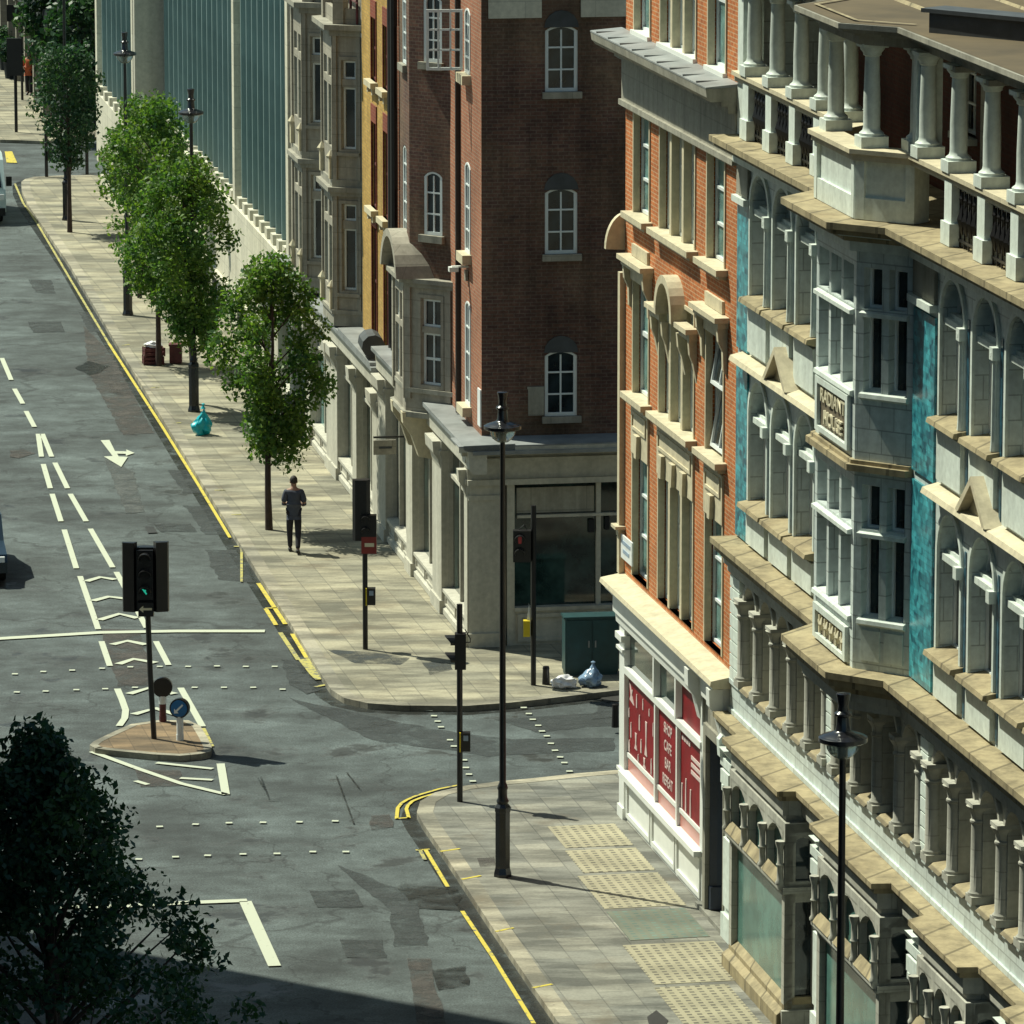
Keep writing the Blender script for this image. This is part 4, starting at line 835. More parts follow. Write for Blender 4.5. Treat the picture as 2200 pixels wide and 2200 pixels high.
# open casement on the street front and a wall lamp under it
oc = MB(); W_, H_ = .78, 1.3
oc.ring(outline(W_, H_), outline(W_, H_, 0, .06), 0, .05)
for k in (1, 2): oc.box(0, W_, .01, .04, H_ * k / 3 - .02, H_ * k / 3 + .02)
for k in (1, 2): oc.box(W_ * k / 3 - .02, W_ * k / 3 + .02, .01, .04, 0, H_)
oc.build('open_casement', 'white_joinery', D, (-2.72, fy - .85, 12.15), (0, 0, R(82)))
lamp = MB().box(-.05, .05, -.34, .02, .18, .22).box(-.09, .09, -.4, -.2, .1, .2).build('wall_lamp', 'white_paint', D, (-2.4, fy - .02, 7.75))
MB().box(-.1, .1, -.05, 0, -.1, .12).build('lamp_bracket', 'stone_grey', lamp)
MB().box(-3.55, -3.43, fy - .1, fy, 4.6, 18.4).build('downpipe', 'black_iron', D)
# side wall plaques and stone band
b = MB(xf); 
for a, c in ((.15, 1.28), (2.12, 3.4)): MB(xf).pz([(a, -.05), (c, -.05), (c, .02), (a, .02)], 13.45, 13.95).build('stone_band', 'stone_white', D)
b = MB(xf); b.box(1.0, 1.34, -.03, .02, 4.98, 5.58).box(.98, 1.36, -.04, .0, 5.55, 5.6); pq = b.build('wall_plaque', 'stone_frieze', D)
MB(xf).box(0.02, .5, -.02, .02, 4.98, 5.4).build('corner_sign', 'sign_white', D) if False else None
MB().box(-.98, -.62, fy - .03, fy, 4.75, 5.55).build('corner_sign', 'sign_white', D)
# canted brick bay with stone bay under a curved pediment
b = MB()
for i, (p, q) in enumerate(cant):
    d = Vector(q) - Vector(p); L_ = d.length; ang = math.atan2(d.y, d.x); x2 = xform(p[0], p[1], ang); b.xf = x2
    if i == 2: ww = [(.42, .95, 8.25, 9.65), (.42, .95, 12.05, 13.5), (.42, .95, 15.4, 16.8)]
    elif i == 1: ww = [(.4, 1.0, 8.0, 10.1), (.4, 1.0, 11.9, 13.6), (.4, 1.0, 15.3, 16.9)]
    else: ww = []
    b.wall(0, L_, 7.3, 18.5, 0, ww, .1)
    for o in ww:
        b.spandrel(o[0], o[1], o[3] - .1, o[3], .1, 0, .1, 6)
        pt = x2 @ Vector((o[0], .01, o[2])); arch_win(D, pt.x, pt.y, pt.z, o[1] - o[0], o[3] - o[2], ang, 2, 3 if i == 2 else 5)
        MB(x2).box(o[0] - .09, o[1] + .07, -.1, .03, o[2] - .16, o[2]).build('sill', 'stone_frieze', D)
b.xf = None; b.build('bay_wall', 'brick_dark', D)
sc_ = [((-8.3, .37), (-7.35, -.52)), ((-7.35, -.52), (-5.6, -.52)), ((-5.6, -.52), (-4.7, .37))]
for i, (p, q) in enumerate(sc_):
    d = Vector(q) - Vector(p); L_ = d.length; ang = math.atan2(d.y, d.x); x2 = xform(p[0], p[1], ang)
    ww = [(.46, 1.0, 4.95, 6.1), (.46, 1.0, 6.24, 6.85)] if i == 2 else ([(.25, .8, 4.95, 6.1), (.95, 1.5, 4.95, 6.1), (.25, .8, 6.24, 6.85), (.95, 1.5, 6.24, 6.85)] if i == 1 else [])
    b = MB(x2); b.wall(0, L_, 4.2, 7.2, 0, ww, .14); b.box(0, .16, -.05, 0, 4.6, 7.1); b.box(L_ - .16, L_, -.05, 0, 4.6, 7.1); b.ring([(.36, 4.86), (L_ - .2, 4.86), (L_ - .2, 6.95), (.36, 6.95)], [(.44, 4.94), (L_ - .28, 4.94), (L_ - .28, 6.87), (.44, 6.87)], -.03, .0) if i == 2 else None
    b.build('stone_bay_wall', 'stone_grey', D)
    for o in ww:
        pt = x2 @ Vector((o[0], .06, o[2])); window(D, pt.x, pt.y, pt.z, o[1] - o[0], o[3] - o[2], ang, 2 if i == 2 else 1, 2 if o[2] < 6 else 1, fr=.05)
pl = lambda o: [(-8.3 - o, .37), (-7.4 - o * .5, -.52 - o), (-5.55 + o * .5, -.52 - o), (-4.6 + o * .6, .37)]
b = MB(); b.pz(pl(.05), 7.1, 7.2); b.pz(pl(.16), 7.2, 7.3); b.build('bay_cornice', 'stone_frieze', D)
b = MB(); b.pz(pl(.08), 4.2, 4.32); b.build('bay_cornice', 'stone_frieze', D); b = MB(); b.pz(pl(.02), 4.75, 4.85); b.build('bay_cornice', 'stone_frieze', D)
ai = arch_pts(-7.55, -5.4, 7.3, .78, 12); ao = arch_pts(-7.75, -5.2, 7.3, .95, 12)
b = MB()
for (p, q, r2, s2) in zip(ai, ai[1:], ao[1:], ao): b.py([p, q, r2, s2], -.78, .37)
b.build('pediment', 'stone_grey', D); MB().py(ai, -.45, -.4).build('pediment_panel', 'stone_frieze', D)
for xx in (-7.3, -5.75): MB().px([(.2, 4.3), (-.62, 4.3), (-.6, 4.05), (-.4, 3.75), (-.25, 3.3), (.2, 3.2)], xx, xx + .3).build('bay_bracket', 'stone_cream', D)
for k, (pw0, pw1) in enumerate(((-12.95, .1), (-12.55, .1))): MB().tube([(pw0, fy - .12, 4.4), (pw0, fy - .12, 18.4)], .09, 8).build('downpipe', 'black_iron', D)
# ground floor shopfront (bedded in at the corner)
def shop_row(par, x0, x1, piers, ztop, mat='stone_shop', glass='glass_shop', stall=.72, proj=.2, fz=.42, y=.0):
    b = MB(); b.px([(y + .9, ztop + .02), (y - proj, ztop), (y - proj, ztop - .09), (y - proj + .08, ztop - .12), (y, ztop - .14), (y + .9, ztop - .14)], x0, x1); b.build('shop_cornice', 'lead', par)
    b = MB(); b.px([(y + .3, ztop - .14), (y - proj + .1, ztop - .14), (y - .08, ztop - fz), (y - .08, ztop - fz - .1), (y, ztop - fz - .2), (y + .3, ztop - fz - .2)], x0, x1); b.build('fascia', mat, par)
    e = sorted(piers)
    zt = ztop - fz - .2
    for a, c in e:
        p = MB(); p.box(a, c, y - .04, y + .4, .12, zt); p.box(a - .03, c + .03, y - .09, y + .3, .12, .42); p.box(a - .02, c + .02, y - .08, y + .3, zt - .3, zt - .2); p.px([(y - .04, zt), (y - .22, zt), (y - .2, zt - .25), (y - .1, zt - .4), (y - .04, zt - .62)], a + .08, c - .08); p.build('pilaster', mat, par)
    for (a0, a1), (c0, c1) in zip(e, e[1:]):
        a, c = a1, c0
        if c - a < .4: continue
        MB().box(a, c, y + .22, y + .24, .12, zt).build('shop_window', glass, par)
        f = MB(); f.box(a, c, y + .05, y + .28, .12, stall - .06).px([(y + .28, stall), (y - .02, stall - .03), (y - .02, stall - .1), (y + .28, stall - .1)], a, c).px([(y + .1, .3), (y - .02, .26), (y - .02, .14), (y + .1, .14)], a, c)
        n = max(1, round((c - a) / 1.3))
        for k in range(n + 1): xx = a + (c - a) * k / n; f.box(xx - .04, xx + .04, y + .12, y + .3, stall, zt)
        for k in range(n): f.ring([(a + (c - a) * k / n + .1, .34), (a + (c - a) * (k + 1) / n - .1, .34), (a + (c - a) * (k + 1) / n - .1, stall - .14), (a + (c - a) * k / n + .1, stall - .14)], [(a + (c - a) * k / n + .16, .38), (a + (c - a) * (k + 1) / n - .16, .38), (a + (c - a) * (k + 1) / n - .16, stall - .19), (a + (c - a) * k / n + .16, stall - .19)], y + .02, y + .06)
        f.box(a, c, y + .14, y + .28, zt - .75, zt - .67); f.build('shopfront_frame', mat, par)
shop_row(D, -13.3, .55, [(-.42, .0), (-4.9, -3.6), (-8.8, -7.9), (-13.3, -12.1)], 4.56)
MB().pz([(-13.3, 0), (.6, 0), (.6, 12), (-13.3, 12)], 4.36, 4.44).build('shop_roof', 'lead', D)
# side-street shopfront, facing us
xs = xform(.0, .0, math.pi / 2)
b = MB(xs); b.box(-.04, 12, -.02, .4, 3.62, 4.42).box(-.04, 12, -.12, -.02, 3.62, 3.74).box(-.3, 12, -.55, -.1, 4.42, 4.52).box(-.2, 12, -.32, -.05, 4.3, 4.42).box(-.1, 12, -.12, -.02, 4.12, 4.2); b.build('fascia', 'stone_shop', D)
b = MB(xs); b.pz([(-.3, -.55), (12, -.55), (12, .6), (-.3, .6)], 4.522, 4.55); b.build('shop_cornice', 'lead', D)
b = MB(xs)
b.box(0, .7, -.04, .4, .12, 3.62)
for a, c in ((.82, .98), (5.2, 5.9)): MB(xs).box(a, c, 0, .4, .12, 3.62).build('pilaster', 'stone_shop', D)
b.box(-.02, .74, -.1, .1, .12, .42).box(-.02, .74, -.08, .1, 3.3, 3.4); b.build('pilaster', 'stone_shop', D)
MB(xs).box(.98, 5.2, .2, .22, .9, 3.55).build('shop_window', 'glass_shop', D)
b = MB(xs); b.box(.98, 5.2, .02, .3, .12, .86).box(.98, 5.2, -.03, .3, .86, .94).box(2.76, 2.86, .1, .26, .94, 3.6).box(1.05, 5.2, .08, .24, 2.86, 2.92)
b.ring([(1.05, .2), (2.7, .2), (2.7, .8), (1.05, .8)], [(1.13, .28), (2.62, .28), (2.62, .72), (1.13, .72)], -.02, .03); b.build('shopfront_frame', 'stone_shop', D)
MB(xs).box(1.05, 2.72, .16, .19, 2.95, 3.5).build('pale_band', 'stone_frieze', D)  # pale band across the upper glass
MB(xs).box(2.6, 2.72, .1, .2, 2.5, 2.78).build('notice', 'dark_void', D); MB(xs).box(2.95, 3.05, .1, .2, 2.55, 2.83).build('notice', 'dark_void', D)
MB(xs).box(.0, 12, .45, .5, 0, 4.3).build('shop_interior', 'dark_void', D)
# ---- yellow brick house
Y = Wt('yellow_brick_house', 'narrow yellow brick house with slim red-trimmed windows behind black downpipes')
yw = [(-17.15, -16.35), (-15.15, -14.45)]
yz = [(4.2, 6.9), (7.35, 9.4), (10.4, 11.9), (13.3, 15.2)]
b = MB(); b.wall(-18.9, -13.3, 4.0, 18.5, .4, [(a, c, z0, z1) for a, c in yw for z0, z1 in yz], .12); b.box(-18.9, -18.88, .4, 12, 0, 18.5); b.box(-13.32, -13.3, .4, 12, 0, 18.5); b.build('wall', 'brick_yellow', Y)
for a, c in yw:
    for z0, z1 in yz:
        t = MB(); t.ring([(a - .05, z0), (c + .05, z0), (c + .05, z1 + .42), (a - .05, z1 + .42)], [(a, z0), (c, z0), (c, z1), (a, z1)], .37, .42); t.build('window_surround', 'brick_redtrim', Y)
        window(Y, a, .44, z0, c - a, z1 - z0, 0, 1, 2, fm='crate_maroon', gm='glass')
        MB().box(a - .18, c + .18, .22, .45, z0 - .14, z0).box(a - .05, a + .1, .28, .4, z0 - .3, z0 - .14).box(c - .1, c + .05, .28, .4, z0 - .3, z0 - .14).build('sill', 'stone_cream', Y)
shop_row(Y, -21.4, -13.3, [(-14.3, -13.3), (-17.7, -17.0), (-21.4, -20.4)], 4.05)
MB().pz([(-19.0, -.2), (-13.5, -.2), (-13.5, .5), (-19.0, .5)], 4.06, 4.14).build('shop_roof', 'lead', Y)
MB().tube([(-14.6, -.05, 4.5), (-13.9, -.05, 4.45)], .28, 10).build('roof_vent', 'slate', Y)
# ---- grey stone house with stepped canted bays
S = Wt('stone_bay_house', 'grey stone house with two canted bays and rooftop terrace railings')
b = MB(); b.wall(-33, -18.9, 4.0, 14, .42, [], .1); b.box(-33, -18.9, 12, 12.2, 0, 15); b.build('wall', 'stone_grey', S)
fl = [(4.5, 7.3, 5.0, 6.5, 6.7, 7.1), (7.7, 11.2, 8.45, 9.95, 10.15, 10.6)]
for bx in (-19.2, -24.9):
    pts = [(bx - 2.75, .42), (bx - 2.35, -.2), (bx - .38, -.2), (bx, .42)]
    for i, (p, q) in enumerate(zip(pts, pts[1:])):
        d = Vector(q) - Vector(p); L_ = d.length; ang = math.atan2(d.y, d.x); x2 = xform(p[0], p[1], ang); b = MB(x2)
        for z0, z1, s0, s1, t0, t1 in fl:
            if i == 2: ww = [(.24, L_ - .14, s0, s1), (.24, L_ - .14, t0, t1)]
            elif i == 1: ww = [(a, a + .6, s0, s1) for a in (.25, 1.1)] + [(a, a + .6, t0, t1) for a in (.25, 1.1)]
            else: ww = []
            b.wall(0, L_, z0, z1, 0, ww, .14); b.box(.0, .1, -.05, 0, z0, z1); b.box(L_ - .08, L_, -.04, 0, z0, z1)
            if i == 2: b.ring([(.16, s0 - .1), (L_ - .06, s0 - .1), (L_ - .06, t1 + .1), (.16, t1 + .1)], [(.22, s0 - .02), (L_ - .12, s0 - .02), (L_ - .12, t1 + .02), (.22, t1 + .02)], -.04, 0)
            if i == 2: b.box(.12, L_ - .02, -.09, 0, s0 - .16, s0 - .08)
            for o in ww: pt = x2 @ Vector((o[0], .07, o[2])); window(S, pt.x, pt.y, pt.z, o[1] - o[0], o[3] - o[2], ang, 1, 1, gm='glass_sky' if i == 1 else 'glass', fr=.05)
        b.build('bay_wall', 'stone_grey', S)
    off = lambda o: [(bx - 2.75 - o * .9, .45), (bx - 2.35 - o * .6, -.2 - o), (bx - .38 + o * .6, -.2 - o), (bx + o * .9, .45)]
    b = MB(); b.pz(off(.1), 7.3, 7.4); b.pz(off(.16), 7.4, 7.52); b.pz(off(.05), 7.52, 7.7); b.build('bay_cornice', 'stone_frieze', S)
    b = MB(); b.pz(off(.1), 11.2, 11.35); b.pz(off(.24), 11.35, 11.48); b.build('bay_cornice', 'stone_frieze', S)
    b = MB(); b.pz(off(.07), 4.4, 4.5); b.pz(off(.02), 4.1, 4.4); b.build('bay_cornice', 'stone_frieze', S)
    for xx in (bx - 2.2, bx - .52):
        for z_ in (7.7, 4.5): MB().box(xx - .1, xx + .1, -.3, -.2, z_, z_ + .5).lathe([(.1, .5), (.12, .56), (.02, .7)], (xx, -.25, z_), 6).build('bay_finial', 'stone_cream', S)
    b = MB(); P0 = off(0)
    for (p, q) in zip(P0[1:], P0[2:]):
        d = Vector(q) - Vector(p); n = max(2, int(d.length / .8)); x2 = xform(p[0], p[1], math.atan2(d.y, d.x)); b.xf = x2
        b.box(0, .28, -.02, .3, 11.48, 12.35); b.box(.28, d.length, .04, .16, 11.48, 11.85)
    b.xf = None; b.build('parapet', 'stone_grey', S)
b = MB()
for k in range(7): b.tube([(-19.3 - k * 1.1, .35, 11.3), (-19.3 - k * 1.1, .35, 13.4)], .035, 6)
for z_ in (12.0, 12.5, 13.0): b.tube([(-27, .35, z_), (-19.2, .35, z_)], .025, 6)
b.build('terrace_railing', 'crate_maroon', S)
MB().pz([(-33, .4), (-18.9, .4), (-18.9, 12), (-33, 12)], 11.2, 11.3).build('roof', 'lead', S)
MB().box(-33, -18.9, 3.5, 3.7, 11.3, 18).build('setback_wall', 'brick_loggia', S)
shop_row(S, -33, -21.4, [(-22.4, -21.4), (-26.5, -25.5), (-29.6, -28.8), (-33, -32)], 4.0, glass='glass_sky')
# ---- finned glass office
O = Wt('glass_office', 'pale stone office building faced with tall teal glass fins')
def fins(x0, x1, y, zb, zt, nfin):
    MB().box(x0, x1, y + .30, y + .34, zb, zt).build('curtain_glass', 'fin_glass', O)
    w_ = (x1 - x0) / nfin
    fm = MB().box(-.055, .055, -.02, .31, 0, zt - zb - .12).mesh('fin', 'fin_teal'); bl = MB().box(-.26, .26, -.14, .34, 0, .34).mesh('fin_block', 'stone_white')
    for k in range(nfin):
        put('fin', fm, O, (x0 + (k + .5) * w_, y, zb + .12)); put('fin_block', bl, O, (x0 + (k + .5) * w_, y, zb - .2))
    for z_ in range(int(zb) + 3, int(zt), 4): MB().box(x0, x1, y + .24, y + .3, z_, z_ + .3).build('floor_band', 'fin_teal', O)
ZB = 3.95
fins(-44.8, -33.2, .5, ZB, 19, 9); fins(-65.4, -45.3, .5, ZB, 19, 15); fins(-78.0, -66.4, -.3, ZB - .4, 19, 7)
for a, c, y0 in ((-33.2, -32.7, .35), (-45.3, -44.8, .35), (-66.4, -65.9, -.42), (-78.6, -78.0, -.42)): MB().box(a, c, y0, 1.4, 1.0, 19).build('pier', 'stone_white', O)
b = MB(); b.box(-65.4, -33, .3, 1.2, 1.3, ZB - .15).box(-65.4, -33, .2, 1.2, 1.15, 1.35).box(-65.4, -33, .45, 1.2, .12, 1.15).box(-78, -65.9, -.45, 1.2, 1.5, ZB - .55).box(-78.6, -65.9, -.3, 1.2, .12, .5); b.build('base_wall', 'stone_white', O)
gm_ = MB().box(0, 1, .42, .46, .3, 1.1).mesh('base_grille', 'dark_void')
for k in range(14): put('base_grille', gm_, O, (-64 + k * 2.1, 0, 0))
MB().box(-77.5, -66.5, -.1, .0, .5, 1.5).build('undercroft_shade', 'dark_void', O)  # dark panel painted as the shadow under the base
b = MB(); b.box(-65.9, -65.4, -.4, .9, .12, 19).box(-78.6, -32.7, 1.4, 1.6, 0, 19).box(-78.6, -32.7, 12, 12.2, 0, 19).box(-78.6, -78.58, 1.4, 12, 0, 19).box(-32.72, -32.7, .45, 12, 0, 19); b.build('return_wall', 'stone_shop', O)
MB().pz([(-78.6, 0), (-32.7, 0), (-32.7, 12.2), (-78.6, 12.2)], 18.9, 19.1).build('roof', 'office_concrete', O)
# ---- buildings across the second side street, darkened by colour instead of cast shadow
K = Wt('dark_terrace', 'dark shaded terrace across the second side street behind the office')
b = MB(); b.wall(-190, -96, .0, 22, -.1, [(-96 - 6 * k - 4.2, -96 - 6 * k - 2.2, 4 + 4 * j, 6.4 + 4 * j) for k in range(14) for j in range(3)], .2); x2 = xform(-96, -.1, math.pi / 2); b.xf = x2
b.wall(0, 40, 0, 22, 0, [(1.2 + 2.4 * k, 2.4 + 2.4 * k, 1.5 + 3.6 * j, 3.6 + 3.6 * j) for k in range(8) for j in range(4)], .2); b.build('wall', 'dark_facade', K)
MB().box(-190, -96.4, .2, .3, 0, 21).build('glazing', 'glass', K); MB(x2).box(.4, 30, .3, .35, 0, 21).build('side_glazing', 'glass', K)
b = MB(); pl_ = MB().box(-.22, .22, -.25, .2, 0, 3.2).box(-.3, .3, -.32, .2, 3.2, 3.4).mesh('shop_pilaster', 'stone_grey')
for k in range(10): put('shop_pilaster', pl_, K, (-100 - k * 4, -.2, .12))
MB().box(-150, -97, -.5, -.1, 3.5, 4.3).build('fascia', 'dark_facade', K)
MB(x2).box(0.2, 22, -.4, 0, 3.2, 3.9).build('awning', 'slate', K)
# ================================================================== LEFT SIDE (out of shot): the tower whose shadow falls across the near carriageway
T = thing('office_tower', 'tall concrete office tower shading the near end of the road', 'building', (-16.3, 104.2, 0), 0)
b = MB(); b.wall(-56, 0, .12, 35, 0, [(-55 + 4 * k, -52.5 + 4 * k, 2 + 3.4 * j, 4.2 + 3.4 * j) for k in range(13) for j in range(9)], .2)
b.box(-56, 0, 12, 12.2, 0, 35); b.box(-56, -55.98, 0, 12, 0, 35); b.box(-.02, 0, 0, 12, 0, 35); b.box(-56, 0, 0, 12, 34.8, 35); b.build('wall', 'office_concrete', T)
MB().box(-55.9, -.1, .2, .24, .2, 34.7).build('glazing', 'glass', T)
T.location = (-15.5, 102.7, 0); T.rotation_euler = (0, 0, math.atan2(.990, -.139))
# ================================================================== STREET FURNITURE
def fitted(u, v): return G(u, v, .12)
def street_lamp(p, label, h=8.75, lean=0):
    o = thing('street_lamp', label, 'street lamp', p, 0, 'black lamp columns along the kerbs')
    c = MB(); c.lathe([(.17, 0), (.17, .05), (.155, .1), (.14, .16), (.14, 1.18), (.15, 1.2), (.15, 1.27), (.10, 1.33)], seg=8); c.build('base', 'lamp_black', o)
    c = MB(); c.lathe([(.085, 1.3), (.10, 1.34), (.115, 1.38), (.085, 1.44), (.085, 1.58), (.10, 1.62), (.08, 1.68), (.062, 1.72), (.055, 5.0), (.045, h - .72), (.065, h - .70), (.045, h - .66)], seg=12); c.build('column', 'black_iron', o, smooth=True)
    c = MB(); c.lathe([(.06, h - .54), (.31, h - .585), (.335, h - .60), (.335, h - .655), (.31, h - .67), (.06, h - .65)], seg=24); c.lathe([(.31, h - .59), (.27, h - .565), (.17, h - .535), (.115, h - .515), (.10, h - .49), (.085, h - .32), (.12, h - .30), (.12, h - .27), (.08, h - .24), (.07, h - .16), (.10, h), (.06, h + .01)], seg=14); c.build('shade', 'lamp_black', o, smooth=True)
    c = MB(); c.lathe([(.235, h - .67), (.225, h - .75), (.18, h - .83), (.10, h - .89), (.05, h - .90)], seg=16); c.build('bowl', 'lamp_glass', o, smooth=True)
    return o
m, N, L, P = nt('lamp_glass'); P.inputs['Base Color'].default_value = (.45, .5, .46, 1); P.inputs['Roughness'].default_value = .15; P.inputs['Transmission Weight'].default_value = .75; MATS['lamp_glass'] = m
street_lamp(fitted(1080, 1882), 'tall black street lamp on the near corner pavement in front of the corner shop', 8.78)
street_lamp(fitted(275, 677), 'black street lamp between the small tree crowns left of the glass office', 8.3)
street_lamp(fitted(417, 884), 'black street lamp whose thick base stands by the turquoise bag', 8.55)
g_ = G(1812, 1490, 8.8); street_lamp(Vector((g_.x, g_.y, .12)), 'black street lamp rising from below the frame in front of the arcade', 8.68)
street_lamp(fitted(144, 473), 'black street lamp base beside the farthest kerb tree', 8.6)
def hood(mb, x, y, z, r=.1, d=.2, seg=10, ang=None):
    """open visor round a lens, pointing to -y"""
    vs, fs = [], []
    for k in range(seg + 1):
        a = math.pi * (-.15 + 1.3 * k / seg); c_, s_ = math.cos(a), math.sin(a)
        for rr in (r, r * 1.12):
            vs += [(x + rr * c_, y, z + rr * s_), (x + rr * c_, y - d * (.45 + .55 * max(0, s_)), z + rr * s_)]
    for k in range(seg):
        i = k * 4
        fs += [(i, i + 1, i + 5, i + 4), (i + 2, i + 6, i + 7, i + 3), (i + 1, i + 3, i + 7, i + 5)]
    return mb.add(vs, fs)
def disc(r, seg=16): return [(r * math.cos(2 * math.pi * k / seg), r * math.sin(2 * math.pi * k / seg)) for k in range(seg)]
def head(par, name, z0, z1, w_, d, n, ang, off=(0, 0), lit=None, board=0, mat='black_iron'):
    xf = xform(off[0], off[1], ang)
    b = MB(xf); b.box(-w_ / 2, w_ / 2, -d / 2, d / 2, z0, z1)
    if board: b.pz([(-board, .02), (-board * .96, -.03), (board * .96, -.03), (board, .02)], z0 - .06, z1 + .08)
    st = (z1 - z0) / n
    for k in range(n): hood(b, 0, -d / 2, z0 + st * (k + .5), min(.11, st * .4), .2)
    h_ = b.build(name, mat, par)
    for k in range(n):
        c = MB(xf); cz = z0 + st * (k + .5); c.py([(x, z + cz) for x, z in disc(min(.1, st * .37))], -d / 2 - .012, -d / 2 + .01)
        on = lit is not None and lit[0] == k
        ln_ = c.build('lens', 'dark_void', h_)
        if on: MB(xf).py([(-.06, cz + .05), (-.03, cz + .05), (.04, cz - .04), (.02, cz - .06)], -d / 2 - .03, -d / 2 - .012).py([(.0 + x * .022, cz + .02 + z * .022) for x, z in disc(1, 8)], -d / 2 - .04, -d / 2 - .03).build('lit_arrow', lit[1], h_)
    return h_
# island signal: three heads back to back with a shared backboard, facing us
p = fitted(331, 1587); o = thing('traffic_light', 'tall traffic light on the brown island with a wide black backboard and green lamp lit', 'traffic light', p)
zb, zt = height_at(p, 1312) - .12, height_at(p, 1168) - .12
PXM = FPX / (p - Vector((0, 0, CH))).length
ctr = -.13
MB().tube([(0, 0, 0), (-.06, 0, zb * .5), (-.10, 0, zb + .1)], .055, 10).build('pole', 'black_iron', o, smooth=True)
bb_ = MB(); bb_.pz([(ctr - .46, .0), (ctr - .44, -.10), (ctr - .22, -.16), (ctr - .18, -.08), (ctr + .16, -.08), (ctr + .22, -.16), (ctr + .44, -.10), (ctr + .46, .02), (ctr, .16)], zb, zt - .06)
bb_.pz([(ctr - .46, .0), (ctr - .44, -.10), (ctr - .22, -.16), (ctr - .16, 0)], zt - .06, zt + .04).pz([(ctr + .16, 0), (ctr + .22, -.16), (ctr + .44, -.10), (ctr + .46, .02)], zt - .06, zt + .05)
bb_.build('backboard', 'black_iron', o)
head(o, 'signal_head', zb + .26, zt - .1, .32, .2, 3, 0, (ctr, -.1), (0, 'signal_green'))
bx = MB().box(ctr - .14, ctr + .16, -.2, .0, zb - .08, zb + .2).build('arrow_box', 'black_iron', o)
MB().py([(ctr - .12, zb + .07), (ctr - .04, zb + .14), (ctr - .04, zb + .095), (ctr + .13, zb + .095), (ctr + .13, zb + .05), (ctr - .04, zb + .05), (ctr - .04, zb)], -.215, -.2).build('arrow', 'sign_letter', bx)
def sig_pole(u, v, vtop, label, r=.055):
    p = fitted(u, v); o = thing('traffic_light', label, 'traffic light', p); hz = height_at(p, vtop) - .12
    MB().tube([(0, 0, 0), (0, 0, hz)], r, 10).build('pole', 'black_iron', o, smooth=True)
    return o, p, (lambda v_: height_at(p, v_) - .12)
def button(par, z0, z1, dx=.10, ang=0, face='black_iron'):
    xf = xform(0, 0, ang); b = MB(xf).box(dx - .08, dx + .1, -.12, .1, z0, z1).build('button_box', face, par)
    MB(xf).box(dx - .105, dx - .08, -.125, .105, z0 - .01, z1 + .01).build('button_side', 'yellow_paint', b); MB(xf).box(dx - .03, dx + .06, -.13, -.12, z0 + (z1 - z0) * .6, z1 - .04).build('wait_panel', 'sign_grey', b)
o, p, zz = sig_pole(785, 1395, 1050, 'traffic light with a tall dark head above a small red plate')
b = MB(); b.pz([(-.26, .1), (-.26, -.05), (-.2, -.12), (.04, -.12), (.12, -.02), (.1, .12)], zz(1160), zz(1030)); b.build('signal_head', 'black_iron', o)
b = MB(); b.box(-.07, .25, -.2, .0, zz(1150), zz(1104)); hood(b, .02, -.2, zz(1113), .08, .12); hood(b, .02, -.2, zz(1138), .08, .12); b.build('pedestrian_head', 'black_iron', o)
b = MB().box(-.07, .25, -.2, -.05, zz(1186), zz(1150)).build('entry_plate', 'red_paint', o); MB().box(-.0, .2, -.21, -.2, zz(1171), zz(1163)).build('plate_bar', 'sign_letter', b)
button(o, zz(1298), zz(1263), .12)
o, p, zz = sig_pole(988, 1722, 1298, 'slim near-corner pole with sideways two-lamp signal head and yellow button box')
b = MB(); b.box(-.09, .12, -.14, .1, zz(1436), zz(1360)); b.xf = xform(-.06, 0, -math.pi / 2); hood(b, 0, -.02, zz(1378), .11, .2); hood(b, 0, -.02, zz(1415), .11, .2); b.xf = None; b.tube([(.1, 0, zz(1352)), (.2, 0, zz(1372)), (.2, 0, zz(1380)), (.12, 0, zz(1380))], .012, 6); b.build('signal_head', 'black_iron', o)
button(o, zz(1612), zz(1573), .1)
o, p, zz = sig_pole(1146, 1472, 1086, 'pole with a red standing-figure pedestrian head and a bright yellow button box by the shopfront')
b = MB(); b.box(-.42, -.05, -.16, .06, zz(1205), zz(1138)); b.tube([(-.05, 0, zz(1150)), (-.2, 0, zz(1128)), (-.3, 0, zz(1138))], .014, 6); hood(b, -.28, -.16, zz(1157), .1, .16); hood(b, -.28, -.16, zz(1186), .1, .16); h_ = b.build('pedestrian_head', 'black_iron', o)
MB().py([(-.31, zz(1165)), (-.25, zz(1165)), (-.24, zz(1152)), (-.28, zz(1148)), (-.32, zz(1152))], -.175, -.165).build('red_figure', 'signal_red', h_)
b = MB().box(-.21, -.07, -.12, .06, zz(1366), zz(1332)).build('button_box', 'yellow_paint', o); MB().py([(-.14, zz(1332)), (-.07, zz(1332)), (-.09, zz(1296))], -.03, -.02).build('paper_notice', 'sign_white', o)
